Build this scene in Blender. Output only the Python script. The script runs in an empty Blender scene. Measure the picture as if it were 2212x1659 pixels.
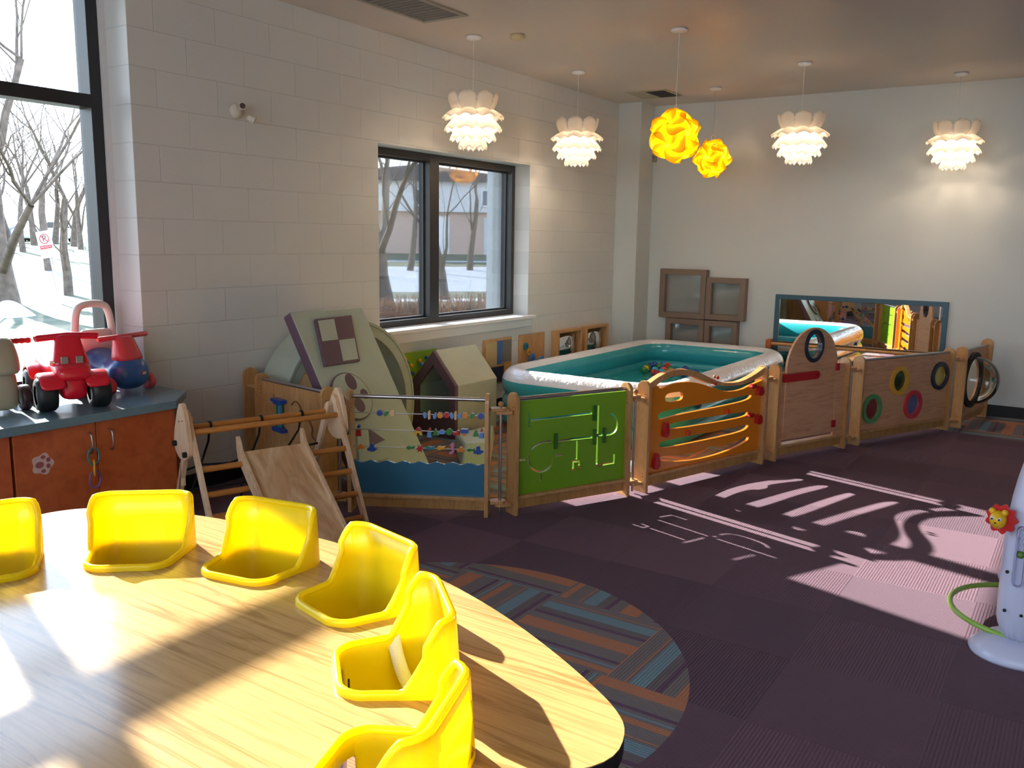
import bpy, bmesh, math, random
from mathutils import Vector, Matrix, noise
from mathutils.geometry import tessellate_polygon

SC = bpy.context.scene
COL = SC.collection
random.seed(7)
PI = math.pi

# ------------------------------------------------------------------ camera
FPX = 1871.15
PITCH, ROLL, YAW = .1641, .0150, .5872
CAM = Vector((-3.0686, -4.4445, 1.532))
def _axes():
    cx, sx = math.cos(PITCH), math.sin(PITCH)
    cy, sy = math.cos(ROLL), math.sin(ROLL)
    cz, sz = math.cos(YAW), math.sin(YAW)
    f = Vector((cz*cx, sz*cx, -sx)); rt = Vector((sz, -cz, 0)); up = rt.cross(f)
    return rt*cy + up*sy, -rt*sy + up*cy, f
RT, UP, FW = _axes()
cam_data = bpy.data.cameras.new('camera')
cam = bpy.data.objects.new('camera', cam_data); COL.objects.link(cam)
cam_data.sensor_width = 36; cam_data.lens = 36*FPX/2212
cam_data.clip_start = .05; cam_data.clip_end = 400
M = Matrix((RT, UP, -FW)).transposed().to_4x4(); M.translation = CAM
cam.matrix_world = M
SC.camera = cam

# ------------------------------------------------------------------ light
SC.view_settings.view_transform = 'Standard'
SC.view_settings.look = 'None'
SC.view_settings.gamma = 1
SC.view_settings.use_curve_mapping = False
SC.view_settings.exposure = 0.58
SC.cycles.use_denoising = True
SC.cycles.max_bounces = 10
SC.cycles.diffuse_bounces = 6
SC.cycles.glossy_bounces = 4
SC.cycles.transparent_max_bounces = 24
SC.cycles.sample_clamp_indirect = 8
SC.cycles.caustics_reflective = False
SC.cycles.caustics_refractive = False
SKY = 4.6
world = bpy.data.worlds.new('sky'); SC.world = world; world.use_nodes = True
wn = world.node_tree; wn.nodes.clear()
wo = wn.nodes.new('ShaderNodeOutputWorld'); wb = wn.nodes.new('ShaderNodeBackground')
wg = wn.nodes.new('ShaderNodeNewGeometry'); ws = wn.nodes.new('ShaderNodeSeparateXYZ')
wr = wn.nodes.new('ShaderNodeValToRGB')
wn.links.new(wg.outputs['Incoming'], ws.inputs[0])
wm = wn.nodes.new('ShaderNodeMath'); wm.operation = 'MULTIPLY'; wm.inputs[1].default_value = -1
wn.links.new(ws.outputs[2], wm.inputs[0]); wn.links.new(wm.outputs[0], wr.inputs[0])
wr.color_ramp.elements[0].color = (.86, .92, 1, 1)
wr.color_ramp.elements[1].color = (.38, .58, 1, 1)
wr.color_ramp.elements[1].position = .75
wn.links.new(wr.outputs[0], wb.inputs[0]); wb.inputs[1].default_value = SKY
wn.links.new(wb.outputs[0], wo.inputs[0])
SUN_AZ, SUN_EL = math.radians(-105.7), math.radians(24.8)
sd = bpy.data.lights.new('sun', 'SUN'); sd.energy = 17.5; sd.angle = math.radians(.6); sd.color = (1, .95, .88)
so = bpy.data.objects.new('sun', sd); COL.objects.link(so)
sdir = Vector((math.cos(SUN_AZ)*math.cos(SUN_EL), math.sin(SUN_AZ)*math.cos(SUN_EL), -math.sin(SUN_EL)))
so.rotation_euler = sdir.to_track_quat('-Z', 'Y').to_euler(); so.location = (2, 8, 8)

# ------------------------------------------------------------------ pixel -> point on a real plane (measuring the photograph)
def ray(px): return RT*((px[0]-1106)/FPX) - UP*((px[1]-829.5)/FPX) + FW
def hz(px, z): d = ray(px); return CAM + d*((z-CAM.z)/d.z)
def hy(px, y): d = ray(px); return CAM + d*((y-CAM.y)/d.y)
def hx(px, x): d = ray(px); return CAM + d*((x-CAM.x)/d.x)
def hpl(px, A, B):
    n = Vector((-(B[1]-A[1]), B[0]-A[0], 0)); r = ray(px)
    return CAM + r*(n.dot(Vector((A[0], A[1], 0))-CAM)/n.dot(r))
def onp(px, A, B):           # local (s along A->B, z)
    q = hpl(px, A, B); d = Vector((B[0]-A[0], B[1]-A[1])).normalized()
    return ((q.x-A[0])*d.x+(q.y-A[1])*d.y, q.z)

# ------------------------------------------------------------------ materials
def lin(c): return tuple(((v/12.92) if v <= .04045 else ((v+.055)/1.055)**2.4) for v in c)
def hexc(h): return lin(tuple(int(h[i:i+2], 16)/255 for i in (0, 2, 4)))
MATS = {}
def mat(name, col, rough=.5, metal=0, bump=0, bscale=60, spec=None, var=0, vscale=4, trans=0, coat=0, stretch=(1, 1, 1), coords='Object'):
    if name in MATS: return MATS[name]
    m = bpy.data.materials.new(name); m.use_nodes = True; nt = m.node_tree
    b = nt.nodes['Principled BSDF']
    if isinstance(col, str): col = hexc(col)
    b.inputs['Base Color'].default_value = (*col, 1)
    b.inputs['Roughness'].default_value = rough; b.inputs['Metallic'].default_value = metal
    if spec is not None: b.inputs['Specular IOR Level'].default_value = spec
    if trans: b.inputs['Transmission Weight'].default_value = trans
    if coat: b.inputs['Coat Weight'].default_value = coat; b.inputs['Coat Roughness'].default_value = .08
    tc = nt.nodes.new('ShaderNodeTexCoord'); mp = nt.nodes.new('ShaderNodeMapping')
    mp.inputs['Scale'].default_value = stretch
    nt.links.new(tc.outputs[coords], mp.inputs[0])
    nz = nt.nodes.new('ShaderNodeTexNoise'); nz.inputs['Scale'].default_value = vscale; nz.inputs['Detail'].default_value = 5
    nt.links.new(mp.outputs[0], nz.inputs['Vector'])
    rp = nt.nodes.new('ShaderNodeValToRGB')
    v = var if var else .04
    rp.color_ramp.elements[0].color = (*[max(0, x*(1-v)) for x in col], 1)
    rp.color_ramp.elements[1].color = (*[min(1, x*(1+v)) for x in col], 1)
    rp.color_ramp.elements[0].position = .3; rp.color_ramp.elements[1].position = .7
    nt.links.new(nz.outputs['Fac'], rp.inputs[0]); nt.links.new(rp.outputs[0], b.inputs['Base Color'])
    if bump:
        n2 = nt.nodes.new('ShaderNodeTexNoise'); n2.inputs['Scale'].default_value = bscale; n2.inputs['Detail'].default_value = 3
        nt.links.new(mp.outputs[0], n2.inputs['Vector'])
        bp = nt.nodes.new('ShaderNodeBump'); bp.inputs['Strength'].default_value = bump; bp.inputs['Distance'].default_value = .01
        nt.links.new(n2.outputs['Fac'], bp.inputs['Height']); nt.links.new(bp.outputs[0], b.inputs['Normal'])
    MATS[name] = m
    return m

def wood(name, c1, c2, rough=.4, scale=6, stretch=(1, 1, 12), dist=2.0, coat=0, bands=0, coords='Object', thr=(.35, .65), rot=(0, 0, 0)):
    if name in MATS: return MATS[name]
    m = bpy.data.materials.new(name); m.use_nodes = True; nt = m.node_tree; b = nt.nodes['Principled BSDF']
    b.inputs['Roughness'].default_value = rough
    if coat: b.inputs['Coat Weight'].default_value = coat; b.inputs['Coat Roughness'].default_value = .12
    tc = nt.nodes.new('ShaderNodeTexCoord'); mp = nt.nodes.new('ShaderNodeMapping')
    mp.inputs['Scale'].default_value = stretch; mp.inputs['Rotation'].default_value = rot
    nt.links.new(tc.outputs[coords], mp.inputs[0])
    nz = nt.nodes.new('ShaderNodeTexNoise'); nz.inputs['Scale'].default_value = scale; nz.inputs['Detail'].default_value = 6
    nz.inputs['Distortion'].default_value = dist*.2; nz.inputs['Roughness'].default_value = .55
    nt.links.new(mp.outputs[0], nz.inputs['Vector'])
    fac = nz.outputs['Fac']
    if bands:
        mu = nt.nodes.new('ShaderNodeMath'); mu.operation = 'MULTIPLY'; mu.inputs[1].default_value = bands
        fr = nt.nodes.new('ShaderNodeMath'); fr.operation = 'PINGPONG'; fr.inputs[1].default_value = 1
        nt.links.new(fac, mu.inputs[0]); nt.links.new(mu.outputs[0], fr.inputs[0]); fac = fr.outputs[0]
    rp = nt.nodes.new('ShaderNodeValToRGB')
    rp.color_ramp.elements[0].color = (*hexc(c1), 1); rp.color_ramp.elements[1].color = (*hexc(c2), 1)
    rp.color_ramp.elements[0].position = thr[0]; rp.color_ramp.elements[1].position = thr[1]
    nt.links.new(fac, rp.inputs[0])
    # fine pores
    mp2 = nt.nodes.new('ShaderNodeMapping'); mp2.inputs['Scale'].default_value = tuple(8*s for s in stretch); mp2.inputs['Rotation'].default_value = rot
    nt.links.new(tc.outputs[coords], mp2.inputs[0])
    n2 = nt.nodes.new('ShaderNodeTexNoise'); n2.inputs['Scale'].default_value = scale; n2.inputs['Detail'].default_value = 3
    nt.links.new(mp2.outputs[0], n2.inputs['Vector'])
    mx = nt.nodes.new('ShaderNodeMix'); mx.data_type = 'RGBA'; mx.blend_type = 'MULTIPLY'; mx.inputs[0].default_value = .35
    r2 = nt.nodes.new('ShaderNodeValToRGB'); r2.color_ramp.elements[0].color = (.55, .45, .35, 1); r2.color_ramp.elements[0].position = .35; r2.color_ramp.elements[1].position = .55
    nt.links.new(n2.outputs['Fac'], r2.inputs[0])
    nt.links.new(rp.outputs[0], mx.inputs[6]); nt.links.new(r2.outputs[0], mx.inputs[7]); nt.links.new(mx.outputs[2], b.inputs['Base Color'])
    MATS[name] = m
    return m

def glass(name, tint=(1, 1, 1), refl=1.0, ior=1.45, base=0.0):
    """thin clear pane: transparent with a Fresnel reflection"""
    if name in MATS: return MATS[name]
    m = bpy.data.materials.new(name); m.use_nodes = True; nt = m.node_tree; nt.nodes.clear()
    o = nt.nodes.new('ShaderNodeOutputMaterial'); t = nt.nodes.new('ShaderNodeBsdfTransparent'); g = nt.nodes.new('ShaderNodeBsdfGlossy')
    g.inputs['Roughness'].default_value = .02; t.inputs[0].default_value = (*tint, 1)
    f = nt.nodes.new('ShaderNodeFresnel'); f.inputs[0].default_value = ior
    mu = nt.nodes.new('ShaderNodeMath'); mu.operation = 'MULTIPLY_ADD'; mu.inputs[1].default_value = refl; mu.inputs[2].default_value = base; mu.use_clamp = True
    x = nt.nodes.new('ShaderNodeMixShader')
    nt.links.new(f.outputs[0], mu.inputs[0]); nt.links.new(mu.outputs[0], x.inputs[0])
    nt.links.new(t.outputs[0], x.inputs[1]); nt.links.new(g.outputs[0], x.inputs[2]); nt.links.new(x.outputs[0], o.inputs[0])
    MATS[name] = m
    return m

def translucent(name, col, mixf=.5, emis=0):
    if name in MATS: return MATS[name]
    m = bpy.data.materials.new(name); m.use_nodes = True; nt = m.node_tree; nt.nodes.clear()
    o = nt.nodes.new('ShaderNodeOutputMaterial'); d = nt.nodes.new('ShaderNodeBsdfDiffuse'); t = nt.nodes.new('ShaderNodeBsdfTranslucent')
    d.inputs[0].default_value = (*col, 1); t.inputs[0].default_value = (*col, 1)
    x = nt.nodes.new('ShaderNodeMixShader'); x.inputs[0].default_value = mixf
    nt.links.new(d.outputs[0], x.inputs[1]); nt.links.new(t.outputs[0], x.inputs[2]); nt.links.new(x.outputs[0], o.inputs[0])
    MATS[name] = m
    return m

def emit(name, col, s):
    if name in MATS: return MATS[name]
    m = bpy.data.materials.new(name); m.use_nodes = True; nt = m.node_tree; nt.nodes.clear()
    o = nt.nodes.new('ShaderNodeOutputMaterial'); e = nt.nodes.new('ShaderNodeEmission')
    e.inputs[0].default_value = (*col, 1); e.inputs[1].default_value = s; nt.links.new(e.outputs[0], o.inputs[0])
    MATS[name] = m
    return m

# ------------------------------------------------------------------ mesh helpers
class MB:
    """collects shapes, build() links them as ONE mesh object"""
    def __init__(s): s.v = []; s.f = []; s.mi = []; s.sm = []; s.cur = 0; s.smooth = False
    def add(s, vs, fs, smooth=None):
        o = len(s.v); s.v += [tuple(v) for v in vs]
        for f in fs:
            s.f.append(tuple(i+o for i in f)); s.mi.append(s.cur); s.sm.append(s.smooth if smooth is None else smooth)
        return s
    def box(s, c, d, rz=0, m=None):
        x, y, z = d[0]/2, d[1]/2, d[2]/2
        vs = [Vector((a, b, e)) for a in (-x, x) for b in (-y, y) for e in (-z, z)]
        R = Matrix.Rotation(rz, 3, 'Z') if m is None else m
        vs = [R @ v + Vector(c) for v in vs]
        return s.add(vs, [(0, 1, 3, 2), (4, 6, 7, 5), (0, 4, 5, 1), (2, 3, 7, 6), (0, 2, 6, 4), (1, 5, 7, 3)], False)
    def bb(s, a, b): return s.box([(a[i]+b[i])/2 for i in range(3)], [abs(b[i]-a[i]) for i in range(3)])
    def tube(s, pts, r, n=10, caps=True, closed=False):
        pts = [Vector(p) for p in pts]; rs = r if isinstance(r, (list, tuple)) else [r]*len(pts)
        rings = []; N = len(pts); ref = None
        for i, p in enumerate(pts):
            if closed: t = pts[(i+1) % N]-pts[i-1]
            else: t = pts[min(i+1, N-1)]-pts[max(i-1, 0)]
            t.normalize()
            if ref is None: ref = Vector((0, 0, 1)) if abs(t.z) < .9 else Vector((1, 0, 0))
            u = t.cross(ref)
            if u.length < 1e-5: u = t.cross(Vector((.3, .8, .1)))
            u.normalize(); w = u.cross(t); ref = w
            rings.append([p + (u*math.cos(a)+w*math.sin(a))*rs[i] for a in [2*PI*k/n for k in range(n)]])
        vs = [v for R in rings for v in R]; fs = []
        for i in range(N if closed else N-1):
            j = (i+1) % N
            for k in range(n): fs.append((i*n+k, i*n+(k+1) % n, j*n+(k+1) % n, j*n+k))
        s.add(vs, fs, True)
        if caps and not closed:
            s.add(rings[0], [tuple(range(n-1, -1, -1))], False); s.add(rings[-1], [tuple(range(n))], False)
        return s
    def cyl(s, a, b, r, n=20, r2=None): return s.tube([a, b], [r, r if r2 is None else r2], n)
    def ball(s, c, r, n=14, sc=(1, 1, 1)):
        vs = []; fs = []; m = n//2
        for i in range(m+1):
            th = PI*i/m
            for k in range(n):
                ph = 2*PI*k/n
                vs.append((c[0]+r*sc[0]*math.sin(th)*math.cos(ph), c[1]+r*sc[1]*math.sin(th)*math.sin(ph), c[2]+r*sc[2]*math.cos(th)))
        for i in range(m):
            for k in range(n): fs.append((i*n+k, (i+1)*n+k, (i+1)*n+(k+1) % n, i*n+(k+1) % n))
        return s.add(vs, fs, True)
    def lathe(s, prof, c=(0, 0, 0), n=24, m=None):
        vs = []; fs = []
        for r, z in prof:
            for k in range(n):
                v = Vector((r*math.cos(2*PI*k/n), r*math.sin(2*PI*k/n), z))
                if m is not None: v = m @ v
                vs.append(v+Vector(c))
        for i in range(len(prof)-1):
            for k in range(n): fs.append((i*n+k, i*n+(k+1) % n, (i+1)*n+(k+1) % n, (i+1)*n+k))
        return s.add(vs, fs, True)
    def plate(s, outer, holes=(), y0=0, y1=.015, m=None):
        """polygon in local (x,z) with holes, extruded between y0 and y1"""
        loops = [list(outer)]+[list(h) for h in holes]
        tri = tessellate_polygon([[Vector((p[0], p[1], 0)) for p in L] for L in loops])
        flat = [p for L in loops for p in L]; n = len(flat)
        vs = [Vector((p[0], y0, p[1])) for p in flat]+[Vector((p[0], y1, p[1])) for p in flat]
        if m is not None: vs = [m @ v for v in vs]
        fs = [tuple(t) for t in tri]+[tuple(i+n for i in reversed(t)) for t in tri]
        o = 0
        for L in loops:
            k = len(L)
            for i in range(k): fs.append((o+i, o+(i+1) % k, n+o+(i+1) % k, n+o+i))
            o += k
        return s.add(vs, fs, False)
    def loft(s, rings, caps=True, smooth=True):
        n = len(rings[0]); vs = [v for R in rings for v in R]; fs = []
        for i in range(len(rings)-1):
            for k in range(n): fs.append((i*n+k, i*n+(k+1) % n, (i+1)*n+(k+1) % n, (i+1)*n+k))
        if caps: fs.append(tuple(range(n-1, -1, -1))); fs.append(tuple((len(rings)-1)*n+k for k in range(n)))
        return s.add(vs, fs, smooth)
    def mesh(s, name, mats, fix=True, merge=False):
        me = bpy.data.meshes.new(name); me.from_pydata(s.v, [], s.f)
        for mm in (mats if isinstance(mats, (list, tuple)) else [mats]): me.materials.append(mm)
        for p, mi, sm in zip(me.polygons, s.mi, s.sm): p.material_index = mi; p.use_smooth = sm
        if fix or merge:
            b = bmesh.new(); b.from_mesh(me)
            if merge: bmesh.ops.remove_doubles(b, verts=b.verts, dist=merge)
            bmesh.ops.recalc_face_normals(b, faces=b.faces); b.to_mesh(me); b.free()
        me.update(); return me
    def build(s, name, mats, parent=None, bevel=0, sub=0, solid=0, seg=2, loc=None, merge=False, solid_off=0):
        o = bpy.data.objects.new(name, s.mesh(name, mats, merge=merge)); COL.objects.link(o)
        if parent is not None: o.parent = parent
        if loc is not None: o.location = loc
        if solid:
            q = o.modifiers.new('solid', 'SOLIDIFY'); q.thickness = solid; q.offset = solid_off
        if bevel:
            q = o.modifiers.new('bevel', 'BEVEL'); q.width = bevel; q.segments = seg; q.limit_method = 'ANGLE'; q.angle_limit = math.radians(35)
        if sub:
            q = o.modifiers.new('sub', 'SUBSURF'); q.levels = sub; q.render_levels = sub
        return o

def tag(o, label=None, cat=None, group=None, kind=None):
    if label: o['label'] = label
    if cat: o['category'] = cat
    if group: o['group'] = group
    if kind: o['kind'] = kind
    return o
def thing(name, label, cat, loc=(0, 0, 0), rz=0, group=None):
    o = bpy.data.objects.new(name, None); COL.objects.link(o); o.location = loc; o.rotation_euler = (0, 0, rz)
    o.empty_display_size = .1
    return tag(o, label, cat, group)
def copy_tree(o, parent=None):
    c = o.copy(); COL.objects.link(c)
    if parent is not None: c.parent = parent
    for ch in list(o.children): copy_tree(ch, c)
    return c
def struct(o): o['kind'] = 'structure'; return o
def rrect(x0, z0, x1, z1, r, n=5):
    P = []
    for cx, cz, a0 in ((x1-r, z1-r, 0), (x0+r, z1-r, 90), (x0+r, z0+r, 180), (x1-r, z0+r, 270)):
        for k in range(n+1):
            a = math.radians(a0+90*k/n); P.append((cx+r*math.cos(a), cz+r*math.sin(a)))
    return P
def circ(cx, cz, r, n=28, rz=None): return [(cx+r*math.cos(2*PI*k/n), cz+(rz or r)*math.sin(2*PI*k/n)) for k in range(n)]
def stroke(P, w):
    """outline polygon of a thick polyline"""
    P = [Vector(p) for p in P]; L = []; R = []
    for i, p in enumerate(P):
        t = (P[min(i+1, len(P)-1)]-P[max(i-1, 0)]).normalized(); n = Vector((-t.y, t.x))
        if 0 < i < len(P)-1:
            t0 = (P[i]-P[i-1]).normalized(); k = max(.5, abs(n.dot(Vector((-t0.y, t0.x)))))
        else: k = 1
        L.append(p+n*w/2/k); R.append(p-n*w/2/k)
    return [tuple(v) for v in L]+[tuple(v) for v in reversed(R)]
def smooth_poly(P, it=2):
    for _ in range(it):
        Q = []
        for i in range(len(P)):
            a = P[i]; b = P[(i+1) % len(P)]
            Q += [(a[0]*.75+b[0]*.25, a[1]*.75+b[1]*.25), (a[0]*.25+b[0]*.75, a[1]*.25+b[1]*.75)]
        P = Q
    return P
def smooth_line(P, it=2):
    for _ in range(it):
        Q = [P[0]]
        for a, b in zip(P[:-1], P[1:]):
            Q += [tuple(a[i]*.75+b[i]*.25 for i in range(len(a))), tuple(a[i]*.25+b[i]*.75 for i in range(len(a)))]
        P = Q+[P[-1]]
    return P
def text_mb(mb, txt, size, origin, right, up, nrm, th=.001, align='CENTER'):
    """real lettering, as geometry"""
    c = bpy.data.curves.new('t', 'FONT'); c.body = txt; c.size = size; c.align_x = align; c.align_y = 'CENTER'; c.resolution_u = 3
    o = bpy.data.objects.new('t', c); me = o.to_mesh()
    R, U, N = Vector(right), Vector(up), Vector(nrm)
    vs = [Vector(origin)+R*v.co.x+U*v.co.y+N*th for v in me.vertices]; fs = [tuple(p.vertices) for p in me.polygons]
    mb.add(vs, fs, False); o.to_mesh_clear(); bpy.data.objects.remove(o); bpy.data.curves.remove(c)

# common materials
M_birch = wood('birch_ply', 'BE8A55', 'CF9E68', rough=.38, scale=3, stretch=(3, 3, .6), coat=.3)
M_birchedge = wood('birch_edge', 'B07E48', 'C69458', rough=.4, scale=4, stretch=(6, 6, .5), coat=.3)
M_panelwood = wood('maple_panel', 'D39C74', 'DBA57F', rough=.45, scale=2, stretch=(.5, 3, 4), coat=.2)
M_pine = wood('pine', 'D6B08C', 'E6C7A4', rough=.5, scale=2, stretch=(3, 3, .5))
M_ply = wood('pine_plywood', 'D2A67A', 'EED3AC', rough=.5, scale=1.1, stretch=(4.0, .9, .9), bands=4, dist=8, thr=(.1, .6))
M_dowel = wood('orange_dowel', 'B5722F', 'C9853F', rough=.4, scale=3, stretch=(.6, 4, 4), coat=.2)
M_steel = mat('brushed_steel', 'B5B0B2', .32, 1)
def glowplastic(name, col, tl=.35, rough=.3):
    m = mat(name, col, rough, coat=.3); nt = m.node_tree; out = nt.nodes['Material Output']; b = nt.nodes['Principled BSDF']
    t = nt.nodes.new('ShaderNodeBsdfTranslucent'); t.inputs[0].default_value = (*[min(1, c*1.05) for c in col], 1)
    x = nt.nodes.new('ShaderNodeMixShader'); x.inputs[0].default_value = tl
    nt.links.new(b.outputs[0], x.inputs[1]); nt.links.new(t.outputs[0], x.inputs[2]); nt.links.new(x.outputs[0], out.inputs[0]); return m
M_yellow = glowplastic('yellow_plastic', (.93, .79, .015), .52)
M_yelw = mat('yellow_paint', 'D9A31A', .35); M_red = mat('red_paint', 'B5141C', .32, coat=.3); M_blue = mat('blue_paint', '16479E', .32, coat=.3)
M_green = mat('green_paint', '1E7A2C', .35, coat=.3); M_lblue = mat('light_blue_paint', '5A8CCB', .35); M_orange = mat('orange_paint', 'D98616', .35, coat=.2)
M_pink = mat('pink_paint', 'C072A0', .35); M_nat = mat('natural_bead', 'D9AE80', .45); M_teal = mat('teal_paint', '1F7F8A', .35)
M_black = mat('black_matte', '0C0C0D', .6); M_dkrub = mat('black_rubber', '141516', .75, bump=.1)
M_white = mat('white_plastic', 'E6E6E8', .35); M_frame = mat('dark_bronze_frame', '2B2A2D', .42)
M_pane = glass('window_glass', (.93, .96, .95), .8)
M_mirror = mat('mirror_glass', 'E8ECEC', .015, 1)
# ================================================================== THE SETTING
XB, ZC = 5.947, 3.0        # back wall, ceiling height
XL, YR = -6.2, -8.6        # unseen far ends of the room

def wall_paint(name, col, blocks):
    m = bpy.data.materials.new(name); m.use_nodes = True; nt = m.node_tree; b = nt.nodes['Principled BSDF']
    b.inputs['Roughness'].default_value = .45
    g = nt.nodes.new('ShaderNodeNewGeometry'); sp = nt.nodes.new('ShaderNodeSeparateXYZ'); nt.links.new(g.outputs['Position'], sp.inputs[0])
    cb = nt.nodes.new('ShaderNodeCombineXYZ'); nt.links.new(sp.outputs[0], cb.inputs[0]); nt.links.new(sp.outputs[2], cb.inputs[1])
    nz = nt.nodes.new('ShaderNodeTexNoise'); nz.inputs['Scale'].default_value = 55; nz.inputs['Detail'].default_value = 4
    nt.links.new(g.outputs['Position'], nz.inputs['Vector'])
    bp = nt.nodes.new('ShaderNodeBump'); bp.inputs['Strength'].default_value = .18; bp.inputs['Distance'].default_value = .004
    nt.links.new(nz.outputs['Fac'], bp.inputs['Height'])
    b.inputs['Base Color'].default_value = (*col, 1)
    if blocks:
        k = nt.nodes.new('ShaderNodeTexBrick'); k.inputs['Scale'].default_value = 1; k.inputs['Mortar Size'].default_value = .004
        k.inputs['Mortar Smooth'].default_value = .6; k.inputs['Brick Width'].default_value = .4064; k.inputs['Row Height'].default_value = .2032
        k.offset = .5; k.offset_frequency = 2
        k.inputs['Color1'].default_value = (*col, 1); k.inputs['Color2'].default_value = (*[c*.975 for c in col], 1); k.inputs['Mortar'].default_value = (*[c*.90 for c in col], 1)
        nt.links.new(cb.outputs[0], k.inputs['Vector']); nt.links.new(k.outputs['Color'], b.inputs['Base Color'])
        b2 = nt.nodes.new('ShaderNodeBump'); b2.inputs['Strength'].default_value = .45; b2.inputs['Distance'].default_value = .006; b2.invert = True
        nt.links.new(k.outputs['Fac'], b2.inputs['Height']); nt.links.new(bp.outputs[0], b2.inputs['Normal']); nt.links.new(b2.outputs[0], b.inputs['Normal'])
    else: nt.links.new(bp.outputs[0], b.inputs['Normal'])
    return m
M_block = wall_paint('painted_block', (.68, .675, .66), True)
M_wall = wall_paint('painted_wall', (.60, .62, .61), False)
M_ceil = wall_paint('painted_ceiling', (.62, .555, .51), False)

def nmath(nt, op, a, b=None):
    n = nt.nodes.new('ShaderNodeMath'); n.operation = op
    for i, v in enumerate((a, b)):
        if v is None: continue
        if isinstance(v, (int, float)): n.inputs[i].default_value = v
        else: nt.links.new(v, n.inputs[i])
    return n.outputs[0]
def nmix(nt, f, a, b, blend='MIX'):
    n = nt.nodes.new('ShaderNodeMix'); n.data_type = 'RGBA'; n.blend_type = blend
    for i, v in ((0, f), (6, a), (7, b)):
        if isinstance(v, (int, float)): n.inputs[i].default_value = v
        elif isinstance(v, tuple): n.inputs[i].default_value = (*v, 1)
        else: nt.links.new(v, n.inputs[i])
    return n.outputs[2]
def carpet():
    m = bpy.data.materials.new('carpet_tiles'); m.use_nodes = True; nt = m.node_tree; b = nt.nodes['Principled BSDF']
    b.inputs['Roughness'].default_value = .95; b.inputs['Specular IOR Level'].default_value = .1
    b.inputs['Sheen Weight'].default_value = .25; b.inputs['Sheen Roughness'].default_value = .6; b.inputs['Sheen Tint'].default_value = (.8, .6, .75, 1)
    g = nt.nodes.new('ShaderNodeNewGeometry'); sp = nt.nodes.new('ShaderNodeSeparateXYZ'); nt.links.new(g.outputs['Position'], sp.inputs[0])
    X, Y = sp.outputs[0], sp.outputs[1]
    u = nmath(nt, 'DIVIDE', nmath(nt, 'SUBTRACT', X, .04-.508*40), .508); v = nmath(nt, 'DIVIDE', nmath(nt, 'SUBTRACT', Y, -2.629-.508*40), .508)
    iu, iv = nmath(nt, 'FLOOR', u), nmath(nt, 'FLOOR', v); fu, fv = nmath(nt, 'FRACT', u), nmath(nt, 'FRACT', v)
    par = nmath(nt, 'MODULO', nmath(nt, 'ADD', iu, iv), 2)          # quarter-turn laying
    wn = nt.nodes.new('ShaderNodeTexWhiteNoise'); wn.noise_dimensions = '2D'; cb = nt.nodes.new('ShaderNodeCombineXYZ')
    nt.links.new(iu, cb.inputs[0]); nt.links.new(iv, cb.inputs[1]); nt.links.new(cb.outputs[0], wn.inputs['Vector']); rnd = wn.outputs['Value']
    def sel(a, c): return nmath(nt, 'ADD', nmath(nt, 'MULTIPLY', a, par), nmath(nt, 'MULTIPLY', c, nmath(nt, 'SUBTRACT', 1, par)))
    t = sel(fv, fu)
    ribs = nmath(nt, 'ABSOLUTE', nmath(nt, 'SINE', nmath(nt, 'MULTIPLY', t, PI*42)))
    pile = nt.nodes.new('ShaderNodeTexNoise'); pile.inputs['Scale'].default_value = 260; nt.links.new(g.outputs['Position'], pile.inputs['Vector'])
    # plum tiles in three dye lots
    rp = nt.nodes.new('ShaderNodeValToRGB'); rp.color_ramp.interpolation = 'CONSTANT'
    cols = [(0, (.080, .034, .044)), (.35, (.108, .047, .060)), (.7, (.138, .064, .080))]
    e = rp.color_ramp.elements; e[0].position = 0; e[0].color = (*cols[0][1], 1); e[1].position = cols[1][0]; e[1].color = (*cols[1][1], 1)
    q = e.new(cols[2][0]); q.color = (*cols[2][1], 1)
    nt.links.new(rnd, rp.inputs[0])
    plum = nmix(nt, nmath(nt, 'MULTIPLY', ribs, .35), rp.outputs[0], (.03, .014, .03))
    # striped tiles
    rs = nt.nodes.new('ShaderNodeValToRGB'); rs.color_ramp.interpolation = 'CONSTANT'; e = rs.color_ramp.elements
    G, O, B, P, D = (.17, .15, .13), (.50, .18, .05), (.15, .29, .33), (.09, .03, .07), (.13, .11, .10)
    seq = [(0, G), (.07, O), (.13, G), (.16, B), (.18, G), (.22, P), (.255, G), (.40, O), (.56, G), (.66, P), (.70, D), (.78, B), (.90, G), (.93, O), (.945, G)]
    e[0].position = 0; e[0].color = (*G, 1); e[1].position = seq[1][0]; e[1].color = (*seq[1][1], 1)
    for p_, c_ in seq[2:]: q = e.new(p_); q.color = (*c_, 1)
    nt.links.new(nmath(nt, 'FRACT', nmath(nt, 'ADD', t, nmath(nt, 'MULTIPLY', rnd, .8))), rs.inputs[0])
    strp = nmix(nt, nmath(nt, 'MULTIPLY', ribs, .25), rs.outputs[0], (.06, .05, .05))
    def disc(cx, cy, rx, ry):
        a = nmath(nt, 'DIVIDE', nmath(nt, 'SUBTRACT', X, cx), rx); c = nmath(nt, 'DIVIDE', nmath(nt, 'SUBTRACT', Y, cy), ry)
        return nmath(nt, 'LESS_THAN', nmath(nt, 'ADD', nmath(nt, 'MULTIPLY', a, a), nmath(nt, 'MULTIPLY', c, c)), 1)
    mask = nmath(nt, 'MAXIMUM', disc(-.716, -2.527, .952, .952), nmath(nt, 'MAXIMUM', disc(3.3, -.9, 2.55, 1.35), disc(7.9, -4.3, 3.05, 3.4)))
    col = nmix(nt, mask, plum, strp)
    col = nmix(nt, .5, col, pile.outputs['Fac'], 'OVERLAY')
    nt.links.new(col, b.inputs['Base Color'])
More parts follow.
